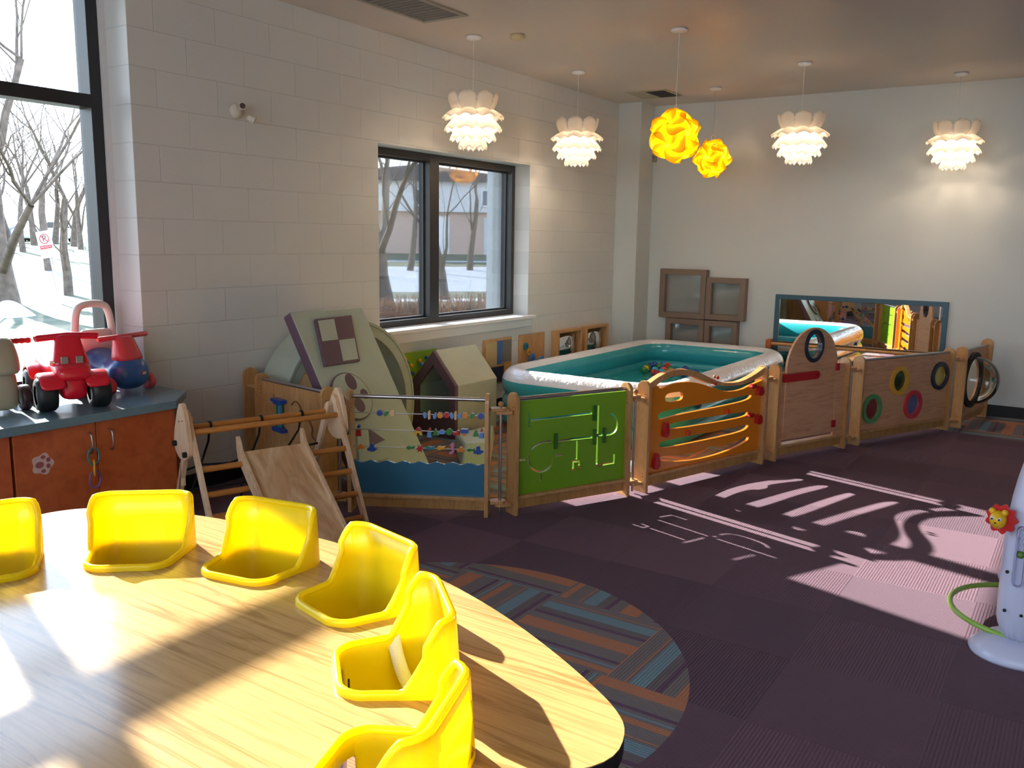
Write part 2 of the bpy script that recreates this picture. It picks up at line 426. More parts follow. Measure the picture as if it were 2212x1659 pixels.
    bp = nt.nodes.new('ShaderNodeBump'); bp.inputs['Strength'].default_value = .5; bp.inputs['Distance'].default_value = .004
    nt.links.new(nmath(nt, 'ADD', ribs, pile.outputs['Fac']), bp.inputs['Height']); nt.links.new(bp.outputs[0], b.inputs['Normal'])
    return m

f = MB().bb((XL, YR, -.12), (XB+.25, 0, 0)); struct(f.build('floor', carpet()))
f = MB().bb((XL, YR, ZC), (XB+.25, .4, ZC+.1)); struct(f.build('ceiling', M_ceil))
# lowered ceiling with a curved edge at the right
P = [(-6.2, -8.6), (-6.2, -6.2), (-4, -5), (-2, -4), (-.5, -3.4), (.6, -3.14), (1.2, -3.08), (1.53, -3.13), (1.78, -3.21), (2.02, -3.33), (2.39, -3.5), (2.73, -3.715), (2.98, -3.96), (3.12, -4.3), (3.2, -5), (3.1, -8.6)]
P = smooth_line(P, 2)
mb = MB(); n = len(P)
mb.add([(p[0], p[1], 2.75) for p in P]+[(p[0], p[1], ZC) for p in P], [tuple(range(n))]+[(i, i+1, n+i+1, n+i) for i in range(n-1)], False)
struct(mb.build('ceiling_lowered', M_ceil))

# left wall with two window openings (one mesh, 0.4 m deep)
W2 = (1.80, 3.86, .83, 2.22); W1 = (-4.6, -.165, .66, 2.92)
def wall_seg(mb, xs, zs, solid):
    for i in range(len(xs)-1):
        for j in range(len(zs)-1):
            if solid(i, j): mb.bb((xs[i], 0, zs[j]), (xs[i+1], .42, zs[j+1]))
xs = [XL, W1[0], W1[1], W2[0], W2[1], XB+.25]
mb = MB()
mb.plate([(XL, 0), (XB+.25, 0), (XB+.25, ZC), (XL, ZC)], [rrect(W1[0], W1[2], W1[1], W1[3], .004, 1), rrect(W2[0], W2[2], W2[1], W2[3], .004, 1)], 0, .42)
struct(mb.build('wall_left', M_block, bevel=.018, seg=3))
struct(MB().bb((XB, YR, 0), (XB+.25, 0, ZC)).build('wall_back', M_wall))
struct(MB().bb((5.60, -.27, 0), (XB, 0, ZC)).build('wall_column', M_wall, bevel=.004))
struct(MB().bb((XL, YR-.2, 0), (XB+.25, YR, ZC)).build('wall_right', M_wall))
mb = MB(); mF = Matrix(((0, 1, 0), (1, 0, 0), (0, 0, 1)))
mb.plate([(YR, 0), (0, 0), (0, ZC), (YR, ZC)], [[(-8.0, .75), (-1.0, .75), (-1.0, 2.85), (-8.0, 2.85)]], XL-.2, XL, mF); struct(mb.build('wall_front', M_wall))
w = struct(thing('fill_window', 'wide unseen window added behind the camera for fill light', 'window', (0, 0, 0)))  # unseen window, added so sky light fills the room from behind
ys_ = [(-7.95, -6.25), (-6.2, -4.5), (-4.45, -2.75), (-2.7, -1.05)]
mb = MB(); mb.plate([(-8.0, .75), (-1.0, .75), (-1.0, 2.85), (-8.0, 2.85)], [[(a, .8), (b, .8), (b, 2.8), (a, 2.8)] for a, b in ys_], XL-.14, XL-.06, mF); mb.build('window_frame', M_frame, w)
for a, b in ys_: MB().bb((XL-.103, a-.003, .797), (XL-.098, b+.003, 2.803)).build('glass_pane', M_pane, w)
mb = MB(); mb.bb((XL, -.012, 0), (5.60, 0, .102)); struct(mb.build('baseboard_left', M_black, bevel=.003))
mb = MB(); mb.bb((XB-.012, YR, 0), (XB, -.27, .102)); struct(mb.build('baseboard_back', M_black, bevel=.003))

# window 2 (above the play yard)
w = struct(thing('window_2', 'two-pane dark-framed window above the play yard', 'window', (0, 0, 0)))
x0, x1, z0, z1 = W2; y0, y1 = .165, .285
mb = MB(); mb.plate([(x0, z0), (x1, z0), (x1, z1), (x0, z1)], [[(x0+.05, z0+.055), (2.60, z0+.055), (2.60, z1-.055), (x0+.05, z1-.055)], [(2.72, z0+.055), (x1-.05, z0+.055), (x1-.05, z1-.055), (2.72, z1-.055)]], y0, y1)
mb.build('window_frame', M_frame, w, bevel=.003)
for a, b in ((x0+.05, 2.60), (2.72, x1-.05)):
    mb = MB(); mb.plate([(a-.001, z0+.054), (b+.001, z0+.054), (b+.001, z1-.054), (a-.001, z1-.054)], [[(a+.014, z0+.07), (b-.014, z0+.07), (b-.014, z1-.07), (a+.014, z1-.07)]], .225, .26)
    mb.build('glazing_bead', M_frame, w, bevel=.002)
    mb = MB(); mb.bb((a+.005, .238, z0+.06), (b-.005, .243, z1-.06)); mb.build('glass_pane', M_pane, w)
mb = MB(); mb.bb((x0-.03, -.055, z0-.025), (x1+.07, .17, z0+.006)); mb.bb((x0-.01, -.025, z0-.10), (x1+.05, -.001, z0-.025))
mb.build('window_sill', M_white, w, bevel=.006)

# window 1 (tall, above the counter)
w = struct(thing('window_1', 'tall dark-framed window behind the counter', 'window', (0, 0, 0)))
x0, x1, z0, z1 = W1; y0, y1 = .21, .33
cols = [(-4.5, -3.02), (-2.96, -1.42), (-1.34, -.265)]; rows = [(.76, 2.215), (2.285, 2.85)]
holes = [[(a, c), (b, c), (b, d), (a, d)] for a, b in cols for c, d in rows]
mb = MB(); mb.plate([(x0, z0), (x1, z0), (x1, z1), (x0, z1)], holes, y0, y1); mb.build('window_frame', M_frame, w, bevel=.003)
for a, b in cols:
    for c, d in rows:
        MB().bb((a-.004, .298, c-.004), (b+.004, .303, d+.004)).build('glass_pane', M_pane, w)
M_gasket = mat('gasket', '8FA5A0', .4)
MB().bb((-.2, .196, .70), (-.166, .21, 2.91)).build('jamb_bead', mat('white_trim', 'D8D8DA', .4), w)

# ================================================================== OUTSIDE
def ground_h(x, y):
    d = math.hypot(x-0, y)*1.0
    d = x*.62+y*.785
    pts = [(0, -.1), (16, -.1), (21, -.08), (33, .29), (41, .65), (70, 1.05), (120, 1.3)]
    for (a, ha), (b, hb) in zip(pts[:-1], pts[1:]):
        if d <= b: return ha+(hb-ha)*max(0, (d-a))/(b-a)
    return 1.3
def strip_mat():
    m = bpy.data.materials.new('outdoor_ground'); m.use_nodes = True; nt = m.node_tree; b = nt.nodes['Principled BSDF']
    b.inputs['Roughness'].default_value = .9
    g = nt.nodes.new('ShaderNodeNewGeometry'); sp = nt.nodes.new('ShaderNodeSeparateXYZ'); nt.links.new(g.outputs['Position'], sp.inputs[0])
    d = nmath(nt, 'ADD', nmath(nt, 'MULTIPLY', sp.outputs[0], .62), nmath(nt, 'MULTIPLY', sp.outputs[1], .785))
    nz = nt.nodes.new('ShaderNodeTexNoise'); nz.inputs['Scale'].default_value = 1.3; nz.inputs['Detail'].default_value = 8; nz.inputs['Roughness'].default_value = .7
    nt.links.new(g.outputs['Position'], nz.inputs['Vector'])
    gr = nt.nodes.new('ShaderNodeValToRGB'); gr.color_ramp.elements[0].color = (.03, .045, .012, 1); gr.color_ramp.elements[1].color = (.13, .115, .06, 1)
    gr.color_ramp.elements[0].position = .35; gr.color_ramp.elements[1].position = .65; nt.links.new(nz.outputs['Fac'], gr.inputs[0])
    def band(a, b_): return nmath(nt, 'MULTIPLY', nmath(nt, 'GREATER_THAN', d, a), nmath(nt, 'LESS_THAN', d, b_))
    c = nmix(nt, band(21.0, 33.0), gr.outputs[0], (.30, .30, .31))
    c = nmix(nt, band(17.2, 18.2), c, (.45, .44, .42))
    c = nmix(nt, band(33.0, 33.3), c, (.38, .37, .36))
    c = nmix(nt, band(36.5, 37.3), c, (.40, .39, .38))
    nt.links.new(c, b.inputs['Base Color']); return m
mb = MB(); N = 60; vs = []; fs = []
for i in range(N+1):
    for j in range(N+1):
        x = -30+i*150/N; y = .42+j*110/N; vs.append((x, y, ground_h(x, y)))
for i in range(N):
    for j in range(N): fs.append((i*(N+1)+j, (i+1)*(N+1)+j, (i+1)*(N+1)+j+1, i*(N+1)+j+1))
mb.add(vs, fs, True); struct(mb.build('ground', strip_mat()))
# masonry pier outside the right end of window 2
struct(MB().bb((4.727, .70, -.3), (5.4, 1.1, 4.2)).build('trim_1', mat('painted_pier', (.42, .45, .47), .7, bump=.3, bscale=30)))

M_bark = mat('bark', (.13, .095, .07), .9, bump=.8, bscale=25, var=.4, vscale=6)
def tree(base, h, lean, seed, label, spread=1.0, trunk=.22, depth=6, fork=None, tl=None):
    rng = random.Random(seed)
    root = thing('bare_tree', label, 'tree', base)
    T = MB(); Bm = MB()
    def grow(p, d, L, r, k):
        if k == depth and tl: L, nl = tl, L
        else: nl = L
        pts = [p]; rs = [r]; n = 4 if k > 2 else 3
        for i in range(n):
            d = (d+Vector((rng.uniform(-1, 1), rng.uniform(-1, 1), rng.uniform(-.4, .7)))*.16).normalized()
            p = p+d*L/n; pts.append(p); rs.append(r*(1-.42*(i+1)/n))
        (T if k == depth else Bm).tube(pts, rs, 7 if k >= depth-1 else (4 if k > 1 else 3), caps=False)
        if k == 0: return
        for _ in range(3 if k > 2 else 5):
            q = pts[-1] if rng.random() < .5 else pts[rng.randint(1, n)]
            nd = (d*.75+Vector((rng.uniform(-1, 1), rng.uniform(-1, 1), rng.uniform(-.25, .8)))*.75*spread).normalized()
            grow(q, nd, nl*rng.uniform(.66, .88), rs[-1]*rng.uniform(.50, .78), k-1)
    grow(Vector((0, 0, -.1)), Vector(lean).normalized(), h*.33, trunk, depth)
    T.build('trunk', M_bark, root); Bm.build('branches', M_bark, root)
    return root
def gpt(x, D):
    d = ray((x, 540)); k = math.hypot(d.x, d.y); p = CAM+d*(D/k); return (p.x, p.y, ground_h(p.x, p.y))
b1 = gpt(838, 15.5)
tree(b1, 7.2, (-.06, .05, 1), 11, 'large bare tree with a low fork, nearest outside the two-pane window', 1.15, .20, 7, tl=1.5)
tree(gpt(962, 24), 7.5, (-.3, -.1, 1), 5, 'bare tree with spreading limbs behind the middle mullion of the two-pane window', 1.2, .15, 6, tl=1.6)
tree(gpt(8, 23), 9.5, (.0, .0, 1), 21, 'thick dark tree trunk at the left edge of the tall window', 1.0, .30, 7)
tree(gpt(142, 26), 8.0, (.0, .0, 1), 33, 'slim bare tree right of the parking sign', .9, .13, 6)
tree(gpt(104, 36), 9, (.0, .0, 1), 45, 'bare tree standing behind the parking sign across the lawn', 1.0, .17, 6)
for i, (px, z) in enumerate([(50, 48), (175, 52), (885, 37), (1015, 38)]):
    tree(gpt(px, z), 9.5, (0, 0, 1), 60+i, ['distant bare tree behind the parked car', 'distant bare tree beside the tall window frame', 'bare tree in front of the houses, left pane', 'bare tree in front of the houses, right pane'][i], 1.0, .15, 5)
# hedge of dry stems
rng = random.Random(3); mb = MB()
A_, B_ = Vector((4.5, 3.2)), Vector((9.5, 4.2))
for i in range(2600):
    t = rng.random(); p = Vector((5.2+t*6.5, 5.6-t*1.9+rng.uniform(-.4, .4))); z = ground_h(p.x, p.y)
    h = rng.uniform(.45, .75); d = Vector((rng.uniform(-.2, .2), rng.uniform(-.2, .2), h))
    mb.tube([(p.x, p.y, z), (p.x+d.x*.5, p.y+d.y*.5, z+h*.55), (p.x+d.x, p.y+d.y, z+h)], [.006, .005, .003], 3, caps=False)
tag(mb.build('dry_hedge', mat('dry_stems', (.26, .15, .10), .9, var=.4)), 'low hedge of dry brown stems under the two-pane window outside', 'hedge', kind='stuff')
# snow heap
mb = MB(); c = gpt(2, 20); vs = []; fs = []
for i in range(13):
    for k in range(24):
        r = .55*i/12; a = 2*PI*k/24; hgt = .32*(1-(i/12)**1.5)*(1+.3*noise.noise(Vector((r*2*math.cos(a), r*2*math.sin(a), 0)))); vs.append((c[0]+r*math.cos(a), c[1]+r*math.sin(a), c[2]-.02+hgt))
for i in range(12):
    for k in range(24): fs.append((i*24+k, i*24+(k+1) % 24, (i+1)*24+(k+1) % 24, (i+1)*24+k))
mb.add(vs, fs, True)
tag(mb.build('snow_heap', mat('shaded_snow', (.62, .68, .78), .8, bump=.6, bscale=12)), 'grey-white heap of old snow on the lawn at the left window edge', 'snow heap')  # bluish tone of the tree's shade is put into the snow colour
# parking sign
sp_ = gpt(123, 23); t_ = hpl((100, 528), sp_[:2], (sp_[0]+RT.x, sp_[1]+RT.y))
sg = thing('parking_sign', 'white no-parking sign on a leaning metal post on the lawn', 'sign', sp_, YAW-PI/2)
tp = Vector((t_.x-sp_[0], t_.y-sp_[1], t_.z-sp_[2])); tl = Matrix.Rotation(-(YAW-PI/2), 3, 'Z') @ tp
MB().tube([(0, 0, -.1), tl+Vector((0, 0, .2))], .025, 8).build('post', M_steel, sg)
lean = Matrix.Rotation(math.atan2(tl.x, tl.z), 3, 'Y')
sw, sh = .17, .31
mb = MB(); mb.plate(rrect(-sw, -sh, sw, sh, .03), (), -.012, 0, lean); pl = mb.build('sign_plate', mat('sign_white', 'F2F2F2', .4), sg, loc=tl+Vector((0, -.02, 0)))
mb = MB(); mb.plate(circ(0, .13, .115), [circ(0, .13, .095)], -.018, -.013, lean)
mb.plate(stroke([(-.075, .205), (.075, .055)], .022), (), -.020, -.0135, lean); mb.build('no_parking_ring', M_red, sg, loc=pl.location)
mb = MB(); text_mb(mb, 'P', .2, lean @ Vector((0, -.0125, .13)), lean @ Vector((1, 0, 0)), lean @ Vector((0, 0, 1)), (0, -1, 0), .001)
mb.build('letter_p', M_black, sg, loc=pl.location)
mb = MB(); mb.plate(rrect(-.14, -.10, .14, -.02, .01), (), -.016, -.0125, lean); mb.build('red_band', M_red, sg, loc=pl.location)
mb = MB(); text_mb(mb, 'FIRE ROUTE', .045, lean @ Vector((0, -.017, -.06)), lean @ Vector((1, 0, 0)), lean @ Vector((0, 0, 1)), (0, -1, 0), .001)
mb.build('band_lettering', M_white, sg, loc=pl.location)

# parked car
def car(px, z, label, col, rz):
    p = gpt(px, z); c = thing('parked_car', label, 'car', p, rz)
    prof = [(-2.1, .45), (-2.1, .85), (-1.5, .98), (-.8, 1.42), (.6, 1.45), (1.3, 1.0), (2.05, .9), (2.15, .5), (2.1, .3), (-2.05, .3)]
    mb = MB(); mb.plate(prof, (), -.85, .85); mb.build('body', mat('car_paint_'+col, col, .3, coat=.6), c, bevel=.06)
    mb = MB(); mb.plate([(-1.3, 1.0), (-.75, 1.36), (.55, 1.38), (1.1, 1.02)], (), -.862, .862); mb.build('windows', mat('car_glass', '1B2026', .1), c)
    for x in (-1.35, 1.35):
        for y in (-.78, .78): MB().cyl((x, y-.1, .32), (x, y+.1, .32), .32).build('wheel', M_dkrub, c)
car(52, 72, 'blue-grey car parked across the road beyond the tall window', '5A6E80', .3)
car(105, 66, 'silver car parked in front of the blue-grey one across the road', 'C9CDD2', .3)

# terraced houses over the road
M_brick = wall_paint('red_brick', (.52, .36, .29), False); M_siding = mat('grey_siding', (.66, .64, .63), .7, var=.1); M_roof = mat('roof_shingle', (.12, .10, .10), .9)
M_winpane = mat('dark_pane', (.10, .13, .17), .08); M_trimw = mat('house_trim', (.75, .75, .74), .5)
def house(px, rz, label, w_=8, h_=4.1, up='siding', seed=0):
    p = hy(px, 0); d = ray(px); d.normalize(); q = CAM+d*(51/math.hypot(d.x, d.y))
    z = ground_h(q.x, q.y); r = thing('house', label, 'house', (q.x, q.y, z), rz)
    MB().bb((-w_/2, 0, -.3), (w_/2, 7, 2.4)).build('ground_floor_wall', M_brick, r)
    MB().bb((-w_/2, -.25, 2.4), (w_/2, 7, h_)).build('upper_wall', M_siding, r)
    mb = MB(); mb.plate([(-w_/2-.4, h_), (w_/2+.4, h_), (0, h_+.9)], (), -.6, 7.4); mb.build('roof', M_roof, r)
    for x, zz, a, b in [(-w_*.28, 2.7, 1.1, 1.0), (w_*.02, 2.7, 1.1, 1.0), (w_*.28, 2.7, 1.3, 1.0), (-w_*.3, .9, 1.4, 1.3)]:
        y = -.25 if zz > 2.4 else 0
        o = MB(); o.plate([(x-a/2, zz), (x+a/2, zz), (x+a/2, zz+b), (x-a/2, zz+b)], [[(x-a/2+.1, zz+.1), (x+a/2-.1, zz+.1), (x+a/2-.1, zz+b-.1), (x-a/2+.1, zz+b-.1)]], y-.08, y+.02); wf = o.build('window', M_trimw, r)
        MB().bb((x-a/2+.08, y-.03, zz+.08), (x+a/2-.08, y-.01, zz+b-.08)).build('pane', M_winpane, wf)
    MB().bb((w_*.05, -.06, 0), (w_*.05+1.0, .02, 2.15)).build('front_door', M_trimw, r)
    MB().bb((w_*.25, -.05, 0), (w_*.25+1.6, .02, 2.1)).build('garage_door', mat('garage', (.55, .56, .58), .6), r)
house((905, 560), math.radians(38)-PI/2, 'long brick and siding house across the road, seen through the two-pane window', 15)
for i_, (x_, D_) in enumerate([(-40, 58), (20, 62), (75, 60), (120, 64), (160, 58), (205, 62)]):
    tree(gpt(x_, D_), 11, (0, 0, 1), 90+i_, ['first from the left', 'second from the left', 'third from the left', 'third from the right', 'second from the right', 'first from the right'][i_]+' in the far row of bare trees beyond the parked cars', 1.2, .2, 6)
mb = MB(); p0 = gpt(925, 44); u = thing('utility_box', 'small green utility box on the far verge seen through the window mullion', 'utility box', p0, .5)
MB().bb((-.3, -.25, 0), (.3, .25, 1.0)).build('cabinet_box', mat('utility_green', (.30, .42, .34), .6), u, bevel=.03); MB().bb((-.33, -.28, 1.0), (.33, .28, 1.06)).build('lid', mat('utility_green', (.3,.42,.34), .6), u)
# ================================================================== TABLE WITH BUCKET SEATS
TZ = .68
M_oak = wood('oak_laminate', 'A87F4A', 'C9A066', rough=.24, scale=1.5, stretch=(10, .42, 1), bands=9, dist=3, coat=.6, thr=(.0, .30))
tbl = thing('horseshoe_table', 'oak laminate horseshoe table with black edge and built-in yellow bucket seats', 'table', (-2.0, -2.85, 0))
out = [(-1.70, -1.828), (-1.611, -1.88), (-1.53, -2.02), (-1.467, -2.184), (-1.43, -2.365), (-1.39, -2.60), (-1.385, -2.781), (-1.41, -3.084), (-1.447, -3.229), (-1.513, -3.411), (-1.597, -3.585), (-1.67, -3.713), (-1.72, -3.789), (-1.775, -3.84), (-1.87, -3.862),
       (-1.96, -3.80), (-2.25, -3.60), (-2.75, -3.40), (-2.86, -3.30), (-2.82, -3.18), (-2.66, -3.05), (-2.58, -2.85), (-2.66, -2.65), (-2.80, -2.52), (-2.82, -2.40), (-2.72, -2.30), (-2.25, -2.08), (-1.90, -1.87), (-1.79, -1.825)]
out = smooth_poly(out, 2)
SEATS = [((-2.10, -2.265), 68, 'yellow bucket seat cut off by the left edge of the photo'),
         ((-1.856, -2.449), 41, 'yellow bucket seat with the brightest sunlit back, in front of the cabinet doors'),
         ((-1.745, -2.72), 11, 'yellow bucket seat in front of the climbing triangle slide'),
         ((-1.762, -3.04), -13, 'yellow bucket seat with a shaded inside, left of the striped carpet circle'),
         ((-1.927, -3.28), -42, 'yellow bucket seat with a white strap and a leg hole showing the floor'),
         ((-2.155, -3.478), -71, 'yellow bucket seat nearest the camera at the bottom edge of the photo')]
def foot(s=1.0, grow=0.0, n=9):
    """bucket outline: local x outward 0..D, y sideways"""
    D = .225; w0, w1 = .108*s, .132*s; r = .055
    c = [((0+r, -w0+r), 180), ((D-r, -w1+r), 270), ((D-r, w1-r), 0), ((r, w0-r), 90)]
    P = []
    for (cx, cy), a0 in c:
        for k in range(n+1):
            a = math.radians(a0+90*k/n); P.append((cx+(r+grow)*math.cos(a), cy+(r+grow)*math.sin(a)))
    # densify
    Q = []
    for i in range(len(P)):
        a, b = P[i], P[(i+1) % len(P)]; d = math.hypot(b[0]-a[0], b[1]-a[1]); m = max(1, int(d/.012))
        for k in range(m): Q.append((a[0]+(b[0]-a[0])*k/m, a[1]+(b[1]-a[1])*k/m))
    return Q
def w2l(p, o, a):
    dx, dy = p[0]-o[0], p[1]-o[1]; return (dx*math.cos(a)+dy*math.sin(a), -dx*math.sin(a)+dy*math.cos(a))
hol = []
for (sx, sy), ang, _ in SEATS:
    a = math.radians(ang); F = foot(1, .004, 3)
    hol.append([(sx+p[0]*math.cos(a)-p[1]*math.sin(a)+2.0, sy+p[0]*math.sin(a)+p[1]*math.cos(a)+2.85) for p in F])
RX = Matrix(((1, 0, 0), (0, 0, 1), (0, 1, 0)))       # (x,y,z)->(x,z,y): lay a plate flat
ol = [(p[0]+2.0, p[1]+2.85) for p in out]
mb = MB(); mb.plate(ol, hol, TZ-.002, TZ, RX); mb.build('tabletop', M_oak, tbl)
mb = MB(); mb.plate(ol, hol, TZ-.034, TZ-.002, RX)
mb.build('edge_band', M_black, tbl)
for x, y in ((.42, .55), (.38, -.55), (-.55, .45), (-.6, -.40), (.5, 0)):
    MB().cyl((x, y, 0), (x, y, TZ-.034), .018).build('leg', M_steel, tbl)

def bucket():
    F = foot(); n = len(F); D = .225
    def h(p):
        x = p[0]
        if x < .115: return .010
        t = min(1, (x-.115)/.082); return .010+.135*(t*t*(3-2*t)*.35+t*.65)
    def scl(p, k, push=0): # shrink towards the middle
        cx, cy = .115, 0; return (cx+(p[0]-cx)*k+push, cy+(p[1]-cy)*k)
    V = []; rows = []
    levels = [('top', 1.0), ('mid', 1.0), ('in0', .985), (-.03, .97), (-.06, .96), (-.09, .94), (-.115, .91), (-.13, .86)]
    # inner wall with bowl
    for lv, k in levels:
        row = []
        for p in F:
            q = scl(p, k)
            if lv == 'top': z = h(p)
            elif lv == 'mid': z = h(p)*.5
            elif lv == 'in0': z = 0
            else: z = lv
            row.append((q[0]-(.012 if lv == 'top' and h(p) > .1 else 0), q[1], z))
        rows.append(row)
    vs = [v for r in rows for v in r]; fs = []
    for i in range(len(rows)-1):
        for k in range(n):
            p = F[k]
            q = rows[i][k]
            # two leg holes low in the front wall
            if rows[i][k][2] <= -.025 and rows[i+1][k][2] >= -.12 and p[0] < .075 and .022 < abs(p[1]) < .095: continue
            fs.append((i*n+k, i*n+(k+1) % n, (i+1)*n+(k+1) % n, (i+1)*n+k))
    mb = MB(); mb.add(vs, fs, True)
    lr = [(v[0], v[1]) for v in rows[-1]]; x0_ = min(p[0] for p in lr)
    mb.plate(lr, [circ(x0_+.050, s_*.050, .042, 20, .043) for s_ in (-1, 1)], -.131, -.128, RX)
    return mb, F, h
mbk, F, hh = bucket()
shell_me = None
proto = thing('bucket_seat', '', 'seat')
shell = mbk.build('seat_shell', M_yellow, proto, solid=.006)
rim = MB(); rim.tube([(p[0]-(.012 if hh(p) > .1 else 0), p[1], hh(p)) for p in F], .0075, 8, closed=True); rimo = rim.build('rim', M_yellow, proto)
# outside skirt: closes the raised back down onto the table
G = foot(1, .008); n = len(G); mb = MB()
rows_ = [1, .88, .72, .5, .25, .08, 0]
mb.add([(p[0]-(.010*t_ if hh(p) > .1 else 0), p[1], .001+(hh(p)-.001)*t_) for t_ in rows_ for p in G],
       [(i*n+k, i*n+(k+1) % n, (i+1)*n+(k+1) % n, (i+1)*n+k) for i in range(6) for k in range(n) if not (1 <= i <= 4 and G[k][0] > .2 and abs(G[k][1]) < (.085 if i > 1 else .07))], True)
mb.build('outer_skirt', M_yellow, proto)
MB().box((.022, 0, -.03), (.004, .004, .035)).build('strap_slot', M_black, proto)
grp = 'yellow bucket seats built into the table'
first = True
for (sx, sy), ang, lb in SEATS:
    o = proto if first else copy_tree(proto); first = False
    o.location = (sx, sy, TZ); o.rotation_euler = (0, 0, math.radians(ang)); tag(o, lb, 'seat', grp)
    if 'white strap' in lb:
        mb = MB(); st = smooth_line([(.125, .134, -.002), (.125, .126, .018), (.127, .112, -.01), (.140, .085, -.06), (.165, .045, -.10), (.195, .0, -.115), (.205, -.05, -.10)], 2)
        L = []; R_ = []
        for i in range(len(st)):
            a_, b_ = Vector(st[max(i-1, 0)]), Vector(st[min(i+1, len(st)-1)]); tn = (b_-a_).normalized(); sd_ = tn.cross(Vector((-.3, -.5, .8))).normalized()*.014
            L.append(Vector(st[i])-sd_); R_.append(Vector(st[i])+sd_)
        m_ = len(st); mb.add(L+R_, [(i, i+1, m_+i+1, m_+i) for i in range(m_-1)], True)
        mb.build('strap', mat('white_webbing', 'E4E2DC', .8, bump=.4, bscale=300), o, solid=.0025)

# ================================================================== PLAY YARD FENCE
def post(h=.70, w=.10, t=.022, x=0, mb=None):
    mb = mb or MB(); r = w/2
    P = [(-r, 0), (r, 0), (r, h-r)]+[(r*math.cos(a), h-r+r*math.sin(a)) for a in [PI*k/12 for k in range(1, 12)]]+[(-r, h-r)]
    m = Matrix.Translation((x+t/2, 0, 0)) @ Matrix.Rotation(PI/2, 4, 'Z'); m3 = m.to_3x3()
    s = len(mb.v); mb.plate(P, (), 0, t, m3)
    for i in range(s, len(mb.v)): mb.v[i] = (mb.v[i][0]+x+t/2, mb.v[i][1], mb.v[i][2])
    return mb
def screwholes(parent, x, side=-1):
    mb = MB()
    for z in (.62, .60, .58, .12, .10): mb.cyl((x-.0125, -.02, z), (x+.0125, -.02, z), .0028, 6)
    return mb.build('screw', M_black, parent)
def panel(name, label, A, B, rail=True, plinth=True, hA=.70, hB=.70):
    L = math.hypot(B[0]-A[0], B[1]-A[1]); rz = math.atan2(B[1]-A[1], B[0]-A[0])
    t = thing(name, label, 'play fence panel', (A[0], A[1], 0), rz, 'wooden play yard fence panels')
    post(hA, x=.011).build('post', M_birch, t, bevel=.003); post(hB, x=L-.011).build('post', M_birch, t, bevel=.003)
    screwholes(t, .011); screwholes(t, L-.011)
    if rail: MB().cyl((.02, 0, .662), (L-.02, 0, .662), .0115).build('top_rail', M_steel, t)
    if plinth:
        MB().bb((.022, -.035, .088), (L-.022, .035, .108)).build('bottom_rail', M_birch, t, bevel=.003)
        MB().bb((.022, -.014, .03), (L-.022, .008, .088)).build('plinth', M_birchedge, t, bevel=.002)
    return t, L
P = dict(mbA=(.492, -.20), mbB=(.385, -.90), abA=(.395, -1.04), abB=(.781, -1.738), grA=(.872, -1.823), grB=(1.615, -2.171), orA=(1.721, -2.222), orB=(2.884, -2.587), drA=(3.002, -2.629), drB=(3.752, -2.945), poA=(3.90, -3.005), poB=(4.99, -3.50), buA=(5.13, -3.57), buB=(5.83, -3.70))
def hinge(a, b, label, ball=True, z=(.60, .07)):
    m = ((a[0]+b[0])/2, (a[1]+b[1])/2); L = math.hypot(b[0]-a[0], b[1]-a[1]); rz = math.atan2(b[1]-a[1], b[0]-a[0])
    t = thing('panel_connector', label, 'connector', (m[0], m[1], 0), rz, 'connectors between the fence panels')
    for zz in z:
        for dz, sx in ((0.009, -1), (-.009, 1)):
            r = .036; e = L/2-.001
            Pg = [(sx*e, -.032)]+[(-sx*r*math.cos(th)*.9, r*math.sin(th)) for th in [math.radians(-80+160*k/10) for k in range(11)]]+[(sx*e, .032)]
            if sx < 0: Pg = [(p[0], p[1]) for p in reversed(Pg)]
            mb = MB(); mb.plate(Pg, (), zz+dz-.0085, zz+dz+.0085, RX); mb.build('connector_plate', M_birch, t, bevel=.002)
    MB().cyl((0, 0, .012), (0, 0, .625), .0085).build('rod', M_steel, t)
    if ball: MB().ball((0, 0, .636), .0165).build('knob', M_birchedge, t)
hinge(P['mbB'], P['abA'], 'round wooden connector beside the right top of the climbing triangle')
hinge(P['abB'], P['grA'], 'round wooden connector and steel rod left of the green maze panel')
hinge(P['grB'], P['orA'], 'round wooden connector between the green maze panel and the orange panel')
hinge(P['orB'], P['drA'], 'wooden connector between the orange panel and the arched door', False)
hinge(P['drB'], P['poA'], 'wooden connector between the arched door and the porthole panel', False)
hinge(P['poB'], P['buA'], 'wooden connector between the porthole panel and the bubble panel', False)

# --- marble panel at the wall
t, L = panel('roller_fence', 'wooden fence panel with a blue and green roller and wire track, next to the wall', P['mbA'], P['mbB'])
q = lambda x, y: onp((340+x/3.191, 640+y/3.191), P['mbA'], P['mbB'])
mb = MB(); mb.plate([(.022, .108), (L-.022, .108), (L-.022, .655), (.022, .655)], [stroke([q(808, 672), q(811, 800)], .006)], -.008, .006); mb.build('panel_board', M_birch, t)
br = [[(830, 693), (903, 715), (903, 738), (890, 740), (885, 745), (850, 732), (848, 722), (832, 712)], [(838, 895), (848, 885), (892, 903), (895, 912), (905, 917), (911, 940), (845, 916)]]
for b_ in br:
    mb = MB(); mb.plate([q(*p) for p in b_], (), -.055, -.009); mb.build('roller_bracket', M_blue, t, bevel=.002)
for x, mm in ((855, M_green), (869, M_lblue), (883, M_teal)):
    a = q(x, 722+(x-850)*.3); b = q(x, 890+(x-850)*.3); MB().cyl((a[0], -.03, a[1]), (b[0], -.03, b[1]), .008, 10).build('roller_tube', mm, t)
w_ = [q(*p) for p in [(940, 748), (948, 728), (966, 720), (985, 738), (1000, 770), (1010, 800)]]
